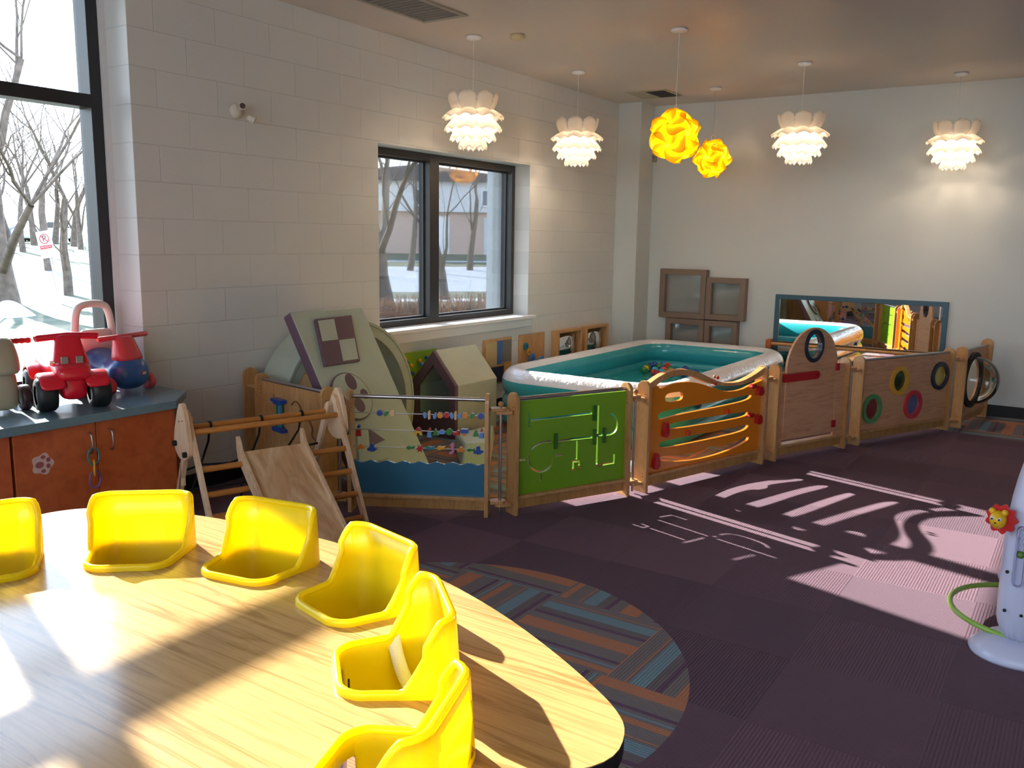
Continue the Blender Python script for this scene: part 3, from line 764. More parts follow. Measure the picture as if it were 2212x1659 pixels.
MB().tube(smooth_line([(p[0], -.015, p[1]) for p in w_]), .004, 6).build('wire_track', mat('brown_groove', '7A4A22', .5), t)
w_ = [q(*p) for p in [(1060, 860), (1085, 910), (1075, 960), (1110, 1000)]]
MB().tube(smooth_line([(p[0], -.015, p[1]) for p in w_]), .004, 6).build('wire_track', MATS['brown_groove'], t)
# wall post at its far end
t = thing('wall_post', 'orange-brown wooden post fixing the fence to the block wall', 'post', (.511, -.075, 0), math.radians(-98))
post(.72, x=0, w=.10).build('upright', M_birch, t, bevel=.003)
MB().bb((.0, -.03, .60), (.10, .03, .615)).build('bracket', M_birch, t, bevel=.002)

# --- abacus panel
t, L = panel('bead_fence', 'fence panel with three wires of coloured beads above a wavy blue board', P['abA'], P['abB'])
q = lambda x, y: onp((740+x/4.879, 780+y/4.879), P['abA'], P['abB'])
top = []
s0, s1 = .024, L-.024
zc0, zc1 = q(200, 1050)[1], q(1480, 1085)[1]
per = (q(1345, 0)[0]-q(290, 0)[0])/6; ph0 = q(290, 0)[0]
for k in range(97):
    s = s0+(s1-s0)*k/96; top.append((s, zc0+(zc1-zc0)*(s-s0)/(s1-s0)+.0058*math.cos(2*PI*(s-ph0)/per)))
mb = MB(); mb.plate([(s0, .108)]+[(s1, .108)]+list(reversed(top)), (), -.012, .008); mb.build('wave_board', mat('slate_blue_board', '34708F', .25, coat=.5), t, bevel=.002)
def shp(kind, S):
    if kind == 'flower': return [((S*(1+.14*math.cos(9*a))*math.cos(a)), (S*(1+.14*math.cos(9*a))*math.sin(a))) for a in [2*PI*k/54 for k in range(54)]]
    if kind == 'star': return [((S*(1.15 if k % 2 else .55))*math.cos(PI/2+PI*k/6*1.0), (S*(1.15 if k % 2 else .55))*math.sin(PI/2+PI*k/6)) for k in range(12)]
    if kind == 'leaf': return smooth_poly([(S*.9, S*.9), (-S*.2, S*.95), (-S*.75, S*.2), (-S*.7, -S*.9), (S*.3, -S*.7), (S*.8, 0)], 2)
    if kind == 'wingL': return smooth_poly([(-S*.8, S*1.2), (S*.5, S*.5), (S*.6, -S*.3), (S*.3, -S*1.1), (-S*.5, -S)], 2)
    if kind == 'wingR': return [(-p[0], p[1]) for p in reversed(shp('wingL', S))]
    if kind == 'body': return rrect(-S*.35, -S*1.3, S*.35, S*1.3, S*.3, 3)
    if kind == 'disc': return circ(0, 0, S, 20)
    if kind == 'tower': return [(-S*.8, -S*1.3), (S*.8, -S*1.3), (S*.65, S*.5), (-S*.65, S*.5)]
    if kind == 'roof': return smooth_poly([(-S*.7, 0), (S*.7, 0), (S*.25, S*.8), (0, S*1.1), (-S*.25, S*.8)], 1)
    if kind == 'tree': return [(-S, -S*.9), (S, -S*.9), (S*.55, -S*.1), (S*.7, -S*.1), (0, S*1.4), (-S*.7, -S*.1), (-S*.55, -S*.1)]
    if kind == 'house': return [(-S*1.4, -S), (-S*.5, -S), (-S*.35, -S*.3), (S*.35, -S*.3), (S*.5, -S), (S*1.4, -S), (S, S*.5), (-S, S*.5)]
    if kind == 'hroof': return [(-S*1.1, 0), (S*1.1, 0), (S*.2, S*.9), (-S*.2, S*.9)]
    if kind == 'car': return smooth_poly([(-S*1.2, -S*.6), (S*1.2, -S*.6), (S*1.2, S*.0), (S*.6, S*.8), (-S*.5, S*.8), (-S*1.2, S*.1)], 2)
    if kind == 'box': return rrect(-S*1.1, -S*.5, S*1.1, S*.8, S*.1, 2)
    if kind == 'hopper': return [(-S*.9, 0), (0, -S*.7), (S*.9, 0)]
    if kind == 'engine': return [(-S*1.4, -S*.8), (S*1.1, -S*.8), (S*1.1, S*.9), (S*.1, S*.9), (S*.1, S*.3), (-S*1.0, S*.3), (-S*1.4, -S*.2)]
    if kind == 'fish': return smooth_poly([(-S*1.5, 0), (-S*.6, S*.7), (S*.5, S*.3), (S*1.4, S*.8), (S*1.4, -S*.4), (S*.5, -S*.2), (-S*.5, -S*.7)], 2)
    if kind == 'shell': return [(-S*1.3, -S*.4), (-S, -S*.6), (-S*.8, -S*.45), (-S*.4, -S*.75), (0, -S*.55), (S*.4, -S*.75), (S*.8, -S*.45), (S, -S*.6), (S*1.3, -S*.4), (S*.3, S*.9), (-S*.3, S*.9)]
    if kind == 'octopus': return smooth_poly([(-S*.5, S*1.4), (S*.5, S*1.4), (S*.55, S*.2), (S*1.6, 0), (S*1.3, -S*.6), (S*.9, -S*.5), (S*.7, -S*1.1), (S*.2, -S*.8), (-S*.2, -S*1.2), (-S*.5, -S*.7), (-S*1.1, -S*.9), (-S*1.5, -S*.1), (-S*.55, S*.2)], 1)
    if kind == 'seahorse': return smooth_poly([(-S*.7, S*1.6), (S*.4, S*1.9), (S*.7, S), (S*.4, S*.2), (S*.8, -S*.6), (S*.1, -S*1.8), (-S, -S*1.7), (-S*.9, -S*1.2), (-S*.1, -S*1.2), (-S*.2, -S*.3), (-S*.4, S*.6)], 2)
W = [((105, 538), (1500, 578)), ((105, 714), (1500, 755)), ((105, 893), (1500, 938))]
wires = []
for a, b in W:
    a, b = q(*a), q(*b); wires.append(MB().cyl((.02, 0, a[1]), (L-.02, 0, b[1]), .003, 8).build('wire', M_steel, t))
BE = [[('flower', 395, 545, M_blue, 1), ('leaf', 460, 553, M_green, 1), ('disc', 525, 549, M_nat, .9), ('wingL', 872, 568, M_lblue, 1), ('body', 915, 568, M_nat, 1.1), ('wingR', 972, 574, M_lblue, 1), ('flower', 1030, 570, M_orange, .95), ('flower', 1097, 568, M_red, .95), ('wingL', 1156, 573, M_lblue, 1), ('body', 1193, 573, M_nat, 1.1), ('wingR', 1232, 578, M_lblue, 1), ('flower', 1290, 572, M_orange, .95), ('leaf', 1368, 578, M_green, 1), ('flower', 1460, 577, M_blue, 1.05)],
      [('tower', 170, 742, M_red, 1.15), ('roof', 174, 700, M_blue, 1.1), ('house', 800, 748, M_yelw, 1), ('hroof', 800, 726, M_red, 1.05), ('tower', 916, 762, M_lblue, 1.0), ('roof', 918, 728, M_red, .9), ('tree', 980, 752, M_green, 1.1), ('car', 1047, 748, M_lblue, 1), ('disc', 1125, 745, M_green, 1.1), ('engine', 1203, 755, M_red, .95), ('box', 1287, 742, M_blue, 1.1), ('hopper', 1287, 765, M_orange, 1.2), ('tree', 1405, 762, M_green, 1.1), ('tower', 1466, 772, M_lblue, 1.0), ('roof', 1468, 738, M_red, .9)],
      [('shell', 195, 900, M_orange, 1.15), ('octopus', 312, 915, M_blue, 1.2), ('fish', 715, 912, M_green, 1.05), ('star', 815, 922, M_red, 1.25), ('fish', 925, 915, M_teal, 1.1), ('fish', 1037, 915, M_yelw, 1.1), ('seahorse', 1157, 922, M_pink, 1.05), ('shell', 1248, 935, M_orange, 1.15), ('fish', 1352, 935, M_green, 1.0), ('octopus', 1430, 945, M_blue, 1.2)]]
for wr_, row in zip(wires, BE):
    for kind, x, y, mm, sc_ in row:
        c = q(x, y); mb = MB(); mb.plate([(p[0]+c[0], p[1]+c[1]) for p in shp(kind, .0165*sc_)], (), -.012, .012)
        mb.build('bead', mm, wr_, bevel=.002)

# --- green maze panel
t, L = panel('maze_fence', 'bright green fence panel with cut-out maze tracks and sliders', P['grA'], P['grB'])
q = lambda x, y: onp((1080+x/3.687, 780+y/3.687), P['grA'], P['grB'])
tr = [[(228, 400), (227, 530)], [(240, 468), (728, 412)], [(778, 350), (771, 574)], [(768, 600), (762, 818)],
      smooth_line([(875, 418), (908, 432), (928, 480), (924, 540), (895, 575), (840, 585)]), [(460, 635), (600, 616), (730, 603)], [(782, 588), (812, 584)],
      smooth_line([(410, 635), (320, 645), (245, 690), (218, 770), (240, 850), (300, 882), (360, 870), (405, 825), (424, 755)]), [(150, 786), (208, 780)], [(319, 896), (320, 952)], [(434, 750), (498, 742)],
      [(606, 630), (603, 780)], [(574, 855), (577, 797), (622, 793), (624, 828)], [(812, 822), (900, 806), (903, 738)]]
mb = MB(); mb.plate([(.022, .108), (L-.022, .108), (L-.022, .648), (.022, .648)], [stroke([q(*p) for p in l], .0125) for l in tr], -.008, .007)
mb.build('maze_board', mat('green_board', '74A41A', .4), t)
for x, y in ((742, 410), (432, 635), (742, 600), (818, 586)):
    c = q(x, y); MB().bb((c[0]-.010, -.024, c[1]-.046), (c[0]+.010, -.0085, c[1]+.046)).build('slider', mat('dark_green_slider', '22651C', .35, coat=.3), t, bevel=.003)
for x, y in ((623, 846), (786, 824), (575, 862), (768, 824)):
    c = q(x, y); MB().ball((c[0], -.012, c[1]), .010, 10).build('knob', M_birchedge, t)

# --- orange wave panel
t, L = panel('wave_fence', 'orange fence panel with wavy slots and red knobs under a curved wooden rail', P['orA'], P['orB'], rail=False)
q = lambda x, y: onp((1080+x/3.687, 780+y/3.687), P['orA'], P['orB'])
up = smooth_line([q(*p) for p in [(1158, 178), (1250, 110), (1350, 68), (1450, 58), (1550, 80), (1650, 130), (1720, 160), (1800, 172), (1900, 158), (2000, 105), (2092, 38)]], 1)
lo = smooth_line([q(*p) for p in [(2092, 92), (1995, 150), (1900, 186), (1800, 196), (1700, 188), (1600, 158), (1520, 120), (1450, 107), (1350, 116), (1260, 155), (1185, 215)]], 1)
mb = MB(); mb.plate(up+lo, (), -.03, .015); mb.build('curved_rail', M_birch, t, bevel=.004)
tp = smooth_line([q(*p) for p in [(2078, 150), (1990, 188), (1900, 232), (1790, 244), (1700, 216), (1600, 180), (1500, 162), (1400, 170), (1330, 195), (1268, 222), (1246, 196), (1215, 190), (1192, 205)]], 1)
H = [[(1300, 300), (1312, 264), (1345, 250), (1435, 240), (1452, 262), (1442, 300), (1415, 316), (1320, 330)],
     [(1245, 428), (1268, 404), (1400, 375), (1700, 322), (1985, 262), (2000, 272), (1960, 300), (1800, 337), (1600, 377), (1400, 415), (1285, 452), (1250, 448)],
     [(1322, 502), (1500, 462), (1740, 430), (1960, 398), (1972, 412), (1940, 430), (1740, 470), (1500, 508), (1335, 530)],
     [(1250, 662), (1266, 640), (1500, 590), (1740, 552), (1958, 498), (1975, 512), (1930, 545), (1700, 600), (1450, 650), (1275, 684)],
     [(1255, 752), (1400, 747), (1550, 727), (1620, 706), (1645, 680), (1718, 664), (1738, 682), (1850, 642), (1955, 594), (1978, 602), (1955, 625), (1850, 682), (1700, 737), (1550, 772), (1400, 787), (1262, 790)]]
def taller(P_, k=11):
    n_ = len(P_); up_ = max(range(n_), key=lambda i_: P_[i_][0]); return [(p[0], p[1]+(k if i_ > up_ else 0)) for i_, p in enumerate(P_)]
H = [H[0]]+[taller(h_) for h_ in H[1:]]
orl = L-.022
mb = MB(); mb.plate([(.022, .108), (orl, .108)]+[(min(p[0], orl), p[1]) for p in tp]+[(.022, q(1192, 205)[1])], [smooth_poly([q(*p) for p in h_], 2) for h_ in H], -.012, .009)
mb.build('orange_board', mat('orange_board', 'DE800E', .3, coat=.4), t, bevel=.004)
for x, y, sx_, sz_, l in ((1290, 540, .026, .050, 'teardrop_knob'), (1214, 790, .028, .052, 'teardrop_knob'), (2042, 232, .036, .032, 'bolt_knob'), (2030, 458, .036, .034, 'bolt_knob'), (1985, 195, .034, .016, 'bolt_knob'), (1968, 425, .034, .016, 'bolt_knob')):
    c = q(x, y); mb = MB(); mb.plate(smooth_poly([(c[0]-sx_*.5, c[1]+sz_), (c[0]+sx_*.5, c[1]+sz_), (c[0]+sx_, c[1]-sz_*.6), (c[0]+sx_*.3, c[1]-sz_), (c[0]-sx_*.3, c[1]-sz_), (c[0]-sx_, c[1]-sz_*.6)], 2), (), -.045, -.017); mb.build(l, M_red, t, bevel=.004)
for x, y in ((1790, 397), (1476, 566)):
    c = q(x, y); MB().bb((c[0]-.018, -.035, c[1]-.018), (c[0]+.018, -.017, c[1]+.018)).build('peg', mat('orange_red', 'D0421A', .3), t, bevel=.006)
for x, y in ((1695, 125), (1680, 175), (1672, 118)):
    c = q(x, y); MB().ball((c[0], -.04, c[1]), .012, 10).build('rail_bead', M_red if x != 1672 else M_birchedge, t)

# --- arched door panel
A, B = P['drA'], P['drB']
t, L = panel('fence_gate', 'wooden fence gate with a tall arched top and a navy-ringed round hole', A, B, rail=False)
q = lambda x, y: onp((1620+x/3.7365, 680+y/3.7365), A, B)
xl, xr = q(278, 600)[0], q(690, 500)[0]; cx_ = (xl+xr)/2; rr = (xr-xl)/2; zt = .941
arch = [(cx_+rr*math.cos(a), zt-rr*1.05+rr*1.05*math.sin(a)) for a in [PI*k/24 for k in range(25)]]
hc = q(508, 250); hole = circ(hc[0], hc[1], .078, 28, .090)
mb = MB(); mb.plate([(xl+.004, .135), (xr-.004, .135)]+[(max(min(p[0], xr-.004), xl+.004), p[1]) for p in arch], [hole], -.010, .008); door = mb.build('arched_gate', M_panelwood, t)
mb = MB(); mb.plate(circ(hc[0], hc[1], .105, 28, .122), [hole], -.024, .02); mb.build('porthole_ring', mat('navy_ring', '17233A', .35, coat=.3), door, bevel=.006)
MB().bb((.022, -.008, .108), (xl-.006, .008, .63)).build('side_board', M_panelwood, t)
MB().bb((xr+.006, -.008, .108), (L-.022, .008, .655)).build('side_board', M_panelwood, t)
a, b = q(262, 510), q(515, 480); r_ = .030
mb = MB(); mb.plate([(a[0]-.01, a[1]-r_), (b[0], b[1]-r_)]+[(b[0]+r_*math.cos(k), b[1]+r_*math.sin(k)) for k in [math.radians(-75+15*i) for i in range(11)]]+[(b[0], b[1]+r_), (a[0]-.01, a[1]+r_)], [circ(b[0], b[1], .014, 14)], -.034, -.011); mb.build('latch', M_red, t, bevel=.003)
for x, y in ((695, 417), (660, 875)):
    c = q(x, y); MB().bb((c[0]-.022, -.02, c[1]-.028), (c[0]+.022, -.009, c[1]+.028)).build('gate_hinge', M_red, t, bevel=.003)

# --- porthole panel
A, B = P['poA'], P['poB']
t, L = panel('porthole_fence', 'wooden fence panel with four round windows ringed in green, yellow, red and navy', A, B)
q = lambda x, y: onp((1620+x/3.7365, 680+y/3.7365), A, B)
CI = [((970, 757), 'green', (.10, .32, .12), (.22, .012, .02)), ((1195, 530), 'amber', (.80, .42, .03), (.012, .05, .015)), ((1300, 720), 'red', (.68, .04, .07), (.10, .13, .32)), ((1520, 490), 'navy', (.02, .04, .10), (.55, .40, .03))]
holes = []
for c, *_ in CI: c = q(*c); holes.append(circ(c[0], c[1], .083, 28))
mb = MB(); mb.plate([(.022, .108), (L-.022, .108), (L-.022, .655), (.022, .655)], holes, -.010, .008); mb.build('panel_board', M_panelwood, t)
for c, nm, rc, gc in CI:
    c = q(*c); mb = MB(); mb.plate(circ(c[0], c[1], .118, 32), [circ(c[0], c[1], .083, 32)], -.026, .022); rg = mb.build('window_ring', mat(nm+'_ring', rc, .35, coat=.3), t, bevel=.008); tag(rg, nm+' plastic ring')
    mb = MB(); mb.plate(circ(c[0], c[1], .084, 28), (), -.003, .002); mb.build('tinted_lens', mat(nm+'_lens', gc, .12, coat=.8), rg)

# --- bubble panel
A, B = P['buA'], P['buB']
t, L = panel('bubble_fence', 'wooden fence panel with a clear bulging bubble window, against the back wall', A, B, hB=.72)
bc = (L*.44, .385); br_ = .225
mb = MB(); mb.plate([(.022, .108), (L-.022, .108), (L-.022, .655), (.022, .655)], [circ(bc[0], bc[1], .19, 32)], -.008, .008); mb.build('panel_board', M_panelwood, t)
mb = MB(); mb.plate(circ(bc[0], bc[1], br_+.02, 32), [circ(bc[0], bc[1], .19, 32)], -.03, -.009); mb.build('dome_ring', M_black, t, bevel=.004)
mR = Matrix.Rotation(PI/2, 3, 'X')
mb = MB(); mb.lathe([(.21*math.cos(a), .20*math.sin(a)) for a in [PI/2*k/12 for k in range(13)]], (bc[0], -.03, bc[1]), 32, mR); mb.build('clear_dome', glass('clear_dome', (.86, .88, .84), 1.6), t)
# ================================================================== FOAM SHAPES, POOL, WALL TOYS
M_sage = mat('sage_vinyl', 'B4BEB0', .42, bump=.25, bscale=14, var=.05); M_plumv = mat('plum_vinyl', '664E5C', .42, bump=.2, bscale=14)
M_tan = mat('tan_inner_light', 'C9AE78', .6)  # tan of light coming through the playhouse, put into the inside colour
# arch
t = thing('foam_arch', 'large grey-green foam arch against the block wall under the two-pane window', 'foam arch', (1.20, 0, 0))
R1, R0, cz = .642, .552, .342
def arc(R, n=40):
    a0 = math.asin(-cz/R); Q = [(R*math.cos(a), cz+R*math.sin(a)) for a in [a0+(PI-2*a0)*k/n for k in range(n+1)]]
    return Q
mb = MB(); mb.plate(arc(R1)+list(reversed(arc(R0))), (), -.30, -.04); mb.build('arch_body', M_sage, t, bevel=.012)
mb = MB(); mb.tube([(p[0], -.298, p[1]) for p in arc(R1-.022)], .004, 6); mb.build('piping', mat('sage_piping', '7C826F', .5), t)
# leaning board
LEAN = math.atan2(.63, 1.08); BW, BH, BT = .62, 1.26, .075
t = thing('foam_climbing_board', 'sage foam board with plum sides, checkered pad and spotted disc, leaning on the arch', 'foam board', (.845, -1.065, 0))
ML = Matrix.Rotation(-LEAN, 3, 'X')
nrm = ML @ Vector((0, -1, 0)); P0 = Vector((.845, -1.065, 0))
def bpt(px):
    r = ray(px); k = nrm.dot(P0-CAM)/nrm.dot(r); w_ = ML.transposed() @ (CAM+r*k-P0); return (w_.x, w_.z)
mb = MB(); mb.plate([(-BW/2, .0), (BW/2, .0), (BW/2, BH), (-BW/2, BH)], (), 0, BT, ML); ob = mb.build('board_core', [M_sage, M_plumv], t, bevel=.01)
for p in ob.data.polygons:
    if abs((ML.transposed() @ p.normal).x) > .9 or (ML.transposed() @ p.normal).z > .9: p.material_index = 1
def pad(name, P, col, y0, y1, mm, bev=.006):
    mb = MB(); mb.plate(P, (), y0, y1, ML); return mb.build(name, mm, t, bevel=bev)
c = [bpt(p) for p in [(676, 692), (755, 683), (774, 783), (698, 794)]]
pad('checkered_pad', c, 0, -.022, 0, M_plumv)
def lerp(a, b, k): return (a[0]+(b[0]-a[0])*k, a[1]+(b[1]-a[1])*k)
def quad(c, u0, v0, u1, v1):
    f_ = lambda u, v: lerp(lerp(c[0], c[1], u), lerp(c[3], c[2], u), v); return [f_(u0, v0), f_(u1, v0), f_(u1, v1), f_(u0, v1)]
pad('sage_square', quad(c, .06, .05, .49, .49), 0, -.024, -.0215, M_sage, 0); pad('sage_square', quad(c, .51, .51, .95, .95), 0, -.024, -.0215, M_sage, 0)
cc = bpt((757, 858)); rc = .158
pad('disc_pad', circ(cc[0], cc[1], rc, 36), 0, -.020, 0, M_plumv); pad('disc_face', circ(cc[0], cc[1], rc-.008, 36), 0, -.0225, -.0195, M_sage, 0)
for px, r, rz_ in (((753, 828), .042, .055), ((782, 854), .030, .034), ((772, 878), .040, .048), ((735, 868), .028, .034), ((733, 895), .035, .04)):
    k = bpt(px); pad('plum_spot', circ(k[0], k[1], r, 20, rz_), 0, -.0245, -.022, M_plumv, 0)
c2 = [bpt(p) for p in [(768, 930), (828, 914), (838, 990), (775, 1010)]]
pad('square_pad', c2, 0, -.012, 0, M_sage, .003)
pad('plum_triangle', [bpt(p) for p in [(793, 927), (829, 952), (797, 966)]], 0, -.0145, -.0118, M_plumv, 0)
# house
t = thing('foam_playhouse', 'sage foam playhouse with a plum pointed doorway', 'foam playhouse', (2.155, -.225, 0))
w2, ev, pk, dp = .222, .42, .68, .56
mP = Matrix.Rotation(PI/2, 3, 'Z')
prof = [(-w2, 0), (w2, 0), (w2, ev), (0, pk), (-w2, ev)]; hole = [(-.155, .17), (.155, .17), (.155, .385), (0, .565), (-.155, .385)]
mb = MB(); mb.plate(prof, [hole], -.035, 0, mP); mb.build('front_wall', M_plumv, t, bevel=.006)
inner = [(-w2+.05, .02), (w2-.05, .02), (w2-.05, ev-.03), (0, pk-.075), (-w2+.05, ev-.03)]
mb = MB(); mb.plate(prof, [inner], -dp, -.036, mP); mb.build('body', M_sage, t, bevel=.006)
mb = MB(); mb.plate(inner, (), -dp, -dp+.03, mP); mb.build('back_wall', M_tan, t)
mb = MB(); mb.bb((.04, -w2+.052, .02), (dp-.03, w2-.052, .04)); mb.build('inner_floor', M_tan, t)
# foam ramp beside it
t = thing('foam_ramp', 'low sage foam ramp on the striped carpet in front of the playhouse', 'foam ramp', (0, 0, 0))
a, b, c_, d = hz((952, 950), 0), hz((1048, 1000), 0), hz((1094, 1004), 0), hz((1090, 932), 0)
vs = [(1.95, -.60, .02), (1.50, -.99, .02), (1.66, -1.13, .02), (2.42, -.64, .02), (1.98, -.58, .10), (1.56, -.98, .16), (1.70, -1.10, .16), (2.42, -.62, .10)]
mb = MB(); mb.add([(v[0], v[1], v[2] if i > 3 else 0) for i, v in enumerate(vs)], [(3, 2, 1, 0), (4, 5, 6, 7), (0, 1, 5, 4), (1, 2, 6, 5), (2, 3, 7, 6), (3, 0, 4, 7)], False)
mb.build('ramp_body', M_sage, t, bevel=.02, seg=3)

# pool
t = thing('inflatable_pool', 'rectangular turquoise inflatable pool with a white top ring, used as a ball pit', 'inflatable pool', (4.185, -1.18, 0))
M_tq = mat('turquoise_vinyl', '2FA0AC', .25, coat=.4, bump=.35, bscale=9, stretch=(1, 1, .3)); M_pw = mat('white_vinyl', 'EDEBF0', .3, coat=.4, bump=.9, bscale=26, var=.03)
HX, HY = 1.535, .82
def rpath(hx_, hy_, r, z, n=12):
    P = []
    for cx, cy, a0 in ((hx_-r, hy_-r, 0), (-hx_+r, hy_-r, 90), (-hx_+r, -hy_+r, 180), (hx_-r, -hy_+r, 270)):
        for k in range(n+1): a = math.radians(a0+90*k/n); P.append((cx+r*math.cos(a), cy+r*math.sin(a), z))
    Q = []
    for i in range(len(P)):
        a, b = P[i], P[(i+1) % len(P)]; m = max(1, int(math.dist(a, b)/.12))
        for k in range(m): Q.append(tuple(a[j]+(b[j]-a[j])*k/m for j in range(3)))
    return Q
def ring_tube(path, rx, rz_, n=18, wr=0, seed=0):
    mb = MB(); N = len(path); vs = []; fs = []
    for i, p in enumerate(path):
        p = Vector(p); tt = (Vector(path[(i+1) % N])-Vector(path[i-1])).normalized(); o = Vector((tt.y, -tt.x, 0))
        for k in range(n):
            a = 2*PI*k/n; w_ = 1+wr*noise.noise(Vector((i*.9, a*1.3, seed))); vs.append(p+o*math.cos(a)*rx*w_+Vector((0, 0, 1))*math.sin(a)*rz_*w_)
    for i in range(N):
        for k in range(n): fs.append((i*n+k, i*n+(k+1) % n, ((i+1) % N)*n+(k+1) % n, ((i+1) % N)*n+k))
    mb.add(vs, fs, True); return mb
def fine(path, d=.03):
    Q = []
    for i in range(len(path)):
        a, b = path[i], path[(i+1) % len(path)]; m = max(1, int(math.dist(a, b)/d))
        for k in range(m): Q.append(tuple(a[j]+(b[j]-a[j])*k/m for j in range(3)))
    return Q
for z in (.085, .22): ring_tube(rpath(HX-.10, HY-.10, .30, z), .105, .088).build('turquoise_ring', M_tq, t)
pth = fine(rpath(HX-.10, HY-.10, .30, .375)); tt_ = ring_tube(pth, .108, .125, 24, .03, 2)
for fi in range(len(tt_.f)):
    a = 2*PI*((fi % 24)+.5)/24; tt_.mi[fi] = 0 if math.radians(10) < (a if a < PI*1.5 else a-2*PI) < math.radians(142) else 1
ob = tt_.build('top_ring', [M_pw, M_tq], t)
mb = MB(); Pf = rpath(HX-.12, HY-.12, .28, .21); mb.add(Pf, [tuple(range(len(Pf)))], False); mb.build('pool_floor', M_tq, t, solid=.01)
mb = MB(); mb.cyl((-.93, -HY+.005, .30), (-.93, -HY+.03, .30), .035, 18); mb.build('valve', M_blue, t)
# balls
rng = random.Random(9); cols = [M_red, mat('orange_ball', 'E0561C', .3), M_green, M_yelw, M_blue, mat('cyan_ball', '3E9CC4', .3)]; names = ['red', 'orange', 'green', 'yellow', 'blue', 'pale blue']
balls = []
tries = 0
while len(balls) < 22 and tries < 4000:
    tries += 1
    a = rng.uniform(0, 2*PI); r = abs(rng.gauss(0, .17)); p = (5.06+r*1.2*math.cos(a), -.84+r*math.sin(a)*.9)
    if p[1] < -.62 and p[0] < 5.48 and all(math.dist(p, b[:2]) > .078 for b in balls): balls.append((p[0], p[1], rng.randrange(6)))
bm = {}
for x, y, k in balls:
    if k not in bm: bm[k] = MB().ball((0, 0, 0), .036, 16).mesh('ball', cols[k])
    o = bpy.data.objects.new('pit_ball', bm[k]); COL.objects.link(o); o.location = (x, y, .218+.036)
    tag(o, names[k]+' plastic ball lying on the turquoise pool floor', 'ball', names[k]+' balls in the pool')

# boards on the left wall
def wboard(name, label, x0, x1, z0, z1, m=M_birch, th=.018):
    t = thing(name, label, 'wall toy', ((x0+x1)/2, 0, z0)); MB().bb((-(x1-x0)/2, -th, 0), ((x1-x0)/2, -.002, z1-z0)).build('backing_board', m, t, bevel=.003); return t
t = wboard('peg_board', 'lime green wall board with yellow and navy balls, between the arch and the playhouse', 1.93, 2.46, .25, .65, mat('lime_board', '7FA51C', .4))
wx = lambda px: (hy(px, -.02).x-2.195, hy(px, -.02).z-.25)
for px, mm in (((904, 779), M_yelw), ((885.5, 790), M_yelw), ((875.5, 783), M_blue), ((888, 806), M_blue), ((908, 786), M_lblue), ((872, 774), M_yelw), ((919, 772), M_blue), ((915, 800), M_red), ((900, 812), M_yelw)):
    k = wx(px); MB().ball((k[0], -.034, k[1]), .017, 12).build('ball_knob', mm, t)
t = wboard('colour_block_board', 'wall board of beige, blue, grey and navy rectangles right of the playhouse', 3.13, 3.57, .245, .655)
for a, b, c_, d, mm in ((-.205, .165, -.03, .385, mat('beige_felt', 'BFA878', .8)), (-.03, .175, .06, .39, mat('mid_blue', '3E66A8', .6)), (.06, .19, .205, .39, mat('grey_mesh', '74716A', .8)), (-.205, .015, .08, .155, mat('navy_felt', '142042', .8)), (.085, .02, .205, .175, mat('tan_square', 'B58A48', .5))):
    MB().bb((a, -.026, b), (c_, -.018, d)).build('colour_tile', mm, t, bevel=.002)
t = wboard('gear_board', 'wooden wall board with blue and yellow gear wheels beside the pool', 3.705, 4.15, .25, .655)
for u, z, r, mm in ((-.125, .295, .034, M_teal), (-.075, .235, .03, M_yelw), (-.015, .165, .052, M_lblue), (.075, .10, .04, M_green), (.155, .12, .05, M_lblue)):
    P_ = [(u+r*(1+.08*math.cos(14*a))*math.cos(a), z+r*(1+.08*math.cos(14*a))*math.sin(a)) for a in [2*PI*k/70 for k in range(70)]]
    mb = MB(); mb.plate(P_, (), -.034, -.019); g_ = mb.build('gear', mm, t, bevel=.001)
    mb = MB(); mb.plate(circ(u, z, r*.45, 18), [circ(u, z, r*.3, 18)], -.037, -.0335); mb.build('hub_ring', M_blue, g_)
t = wboard('bead_track_board', 'narrow wooden wall board with a red knob seen through the foam arch', 1.60, 1.80, .25, .645)
MB().ball((.05, -.034, .22), .018, 12).build('ball_knob', M_red, t)
for x0, x1, lb in ((4.30, 4.795, 'bulging mirror in a deep wooden frame, left of the pair above the pool'), (4.88, 5.375, 'bulging mirror in a deep wooden frame, nearest the corner column')):
    t = thing('framed_wall_mirror', lb, 'mirror', ((x0+x1)/2, 0, .24), 0, 'framed mirrors above the pool'); h = (x1-x0)/2
    mb = MB(); mb.plate([(-h, 0), (h, 0), (h, .415), (-h, .415)], [[(-h+.03, .03), (h-.03, .03), (h-.03, .385), (-h+.03, .385)]], -.085, -.002); mb.build('frame', M_birch, t, bevel=.004)
    vs = []; fs = []
    for i in range(17):
        for j in range(2): u = -1+2*i/16; vs.append((u*(h-.03), -.012-.05*(1-u*u), .03+.355*j))
    for i in range(16): fs.append((i*2, i*2+2, i*2+3, i*2+1))
    mb = MB(); mb.add(vs, fs, True); mb.build('curved_mirror', M_mirror, t, solid=.002)

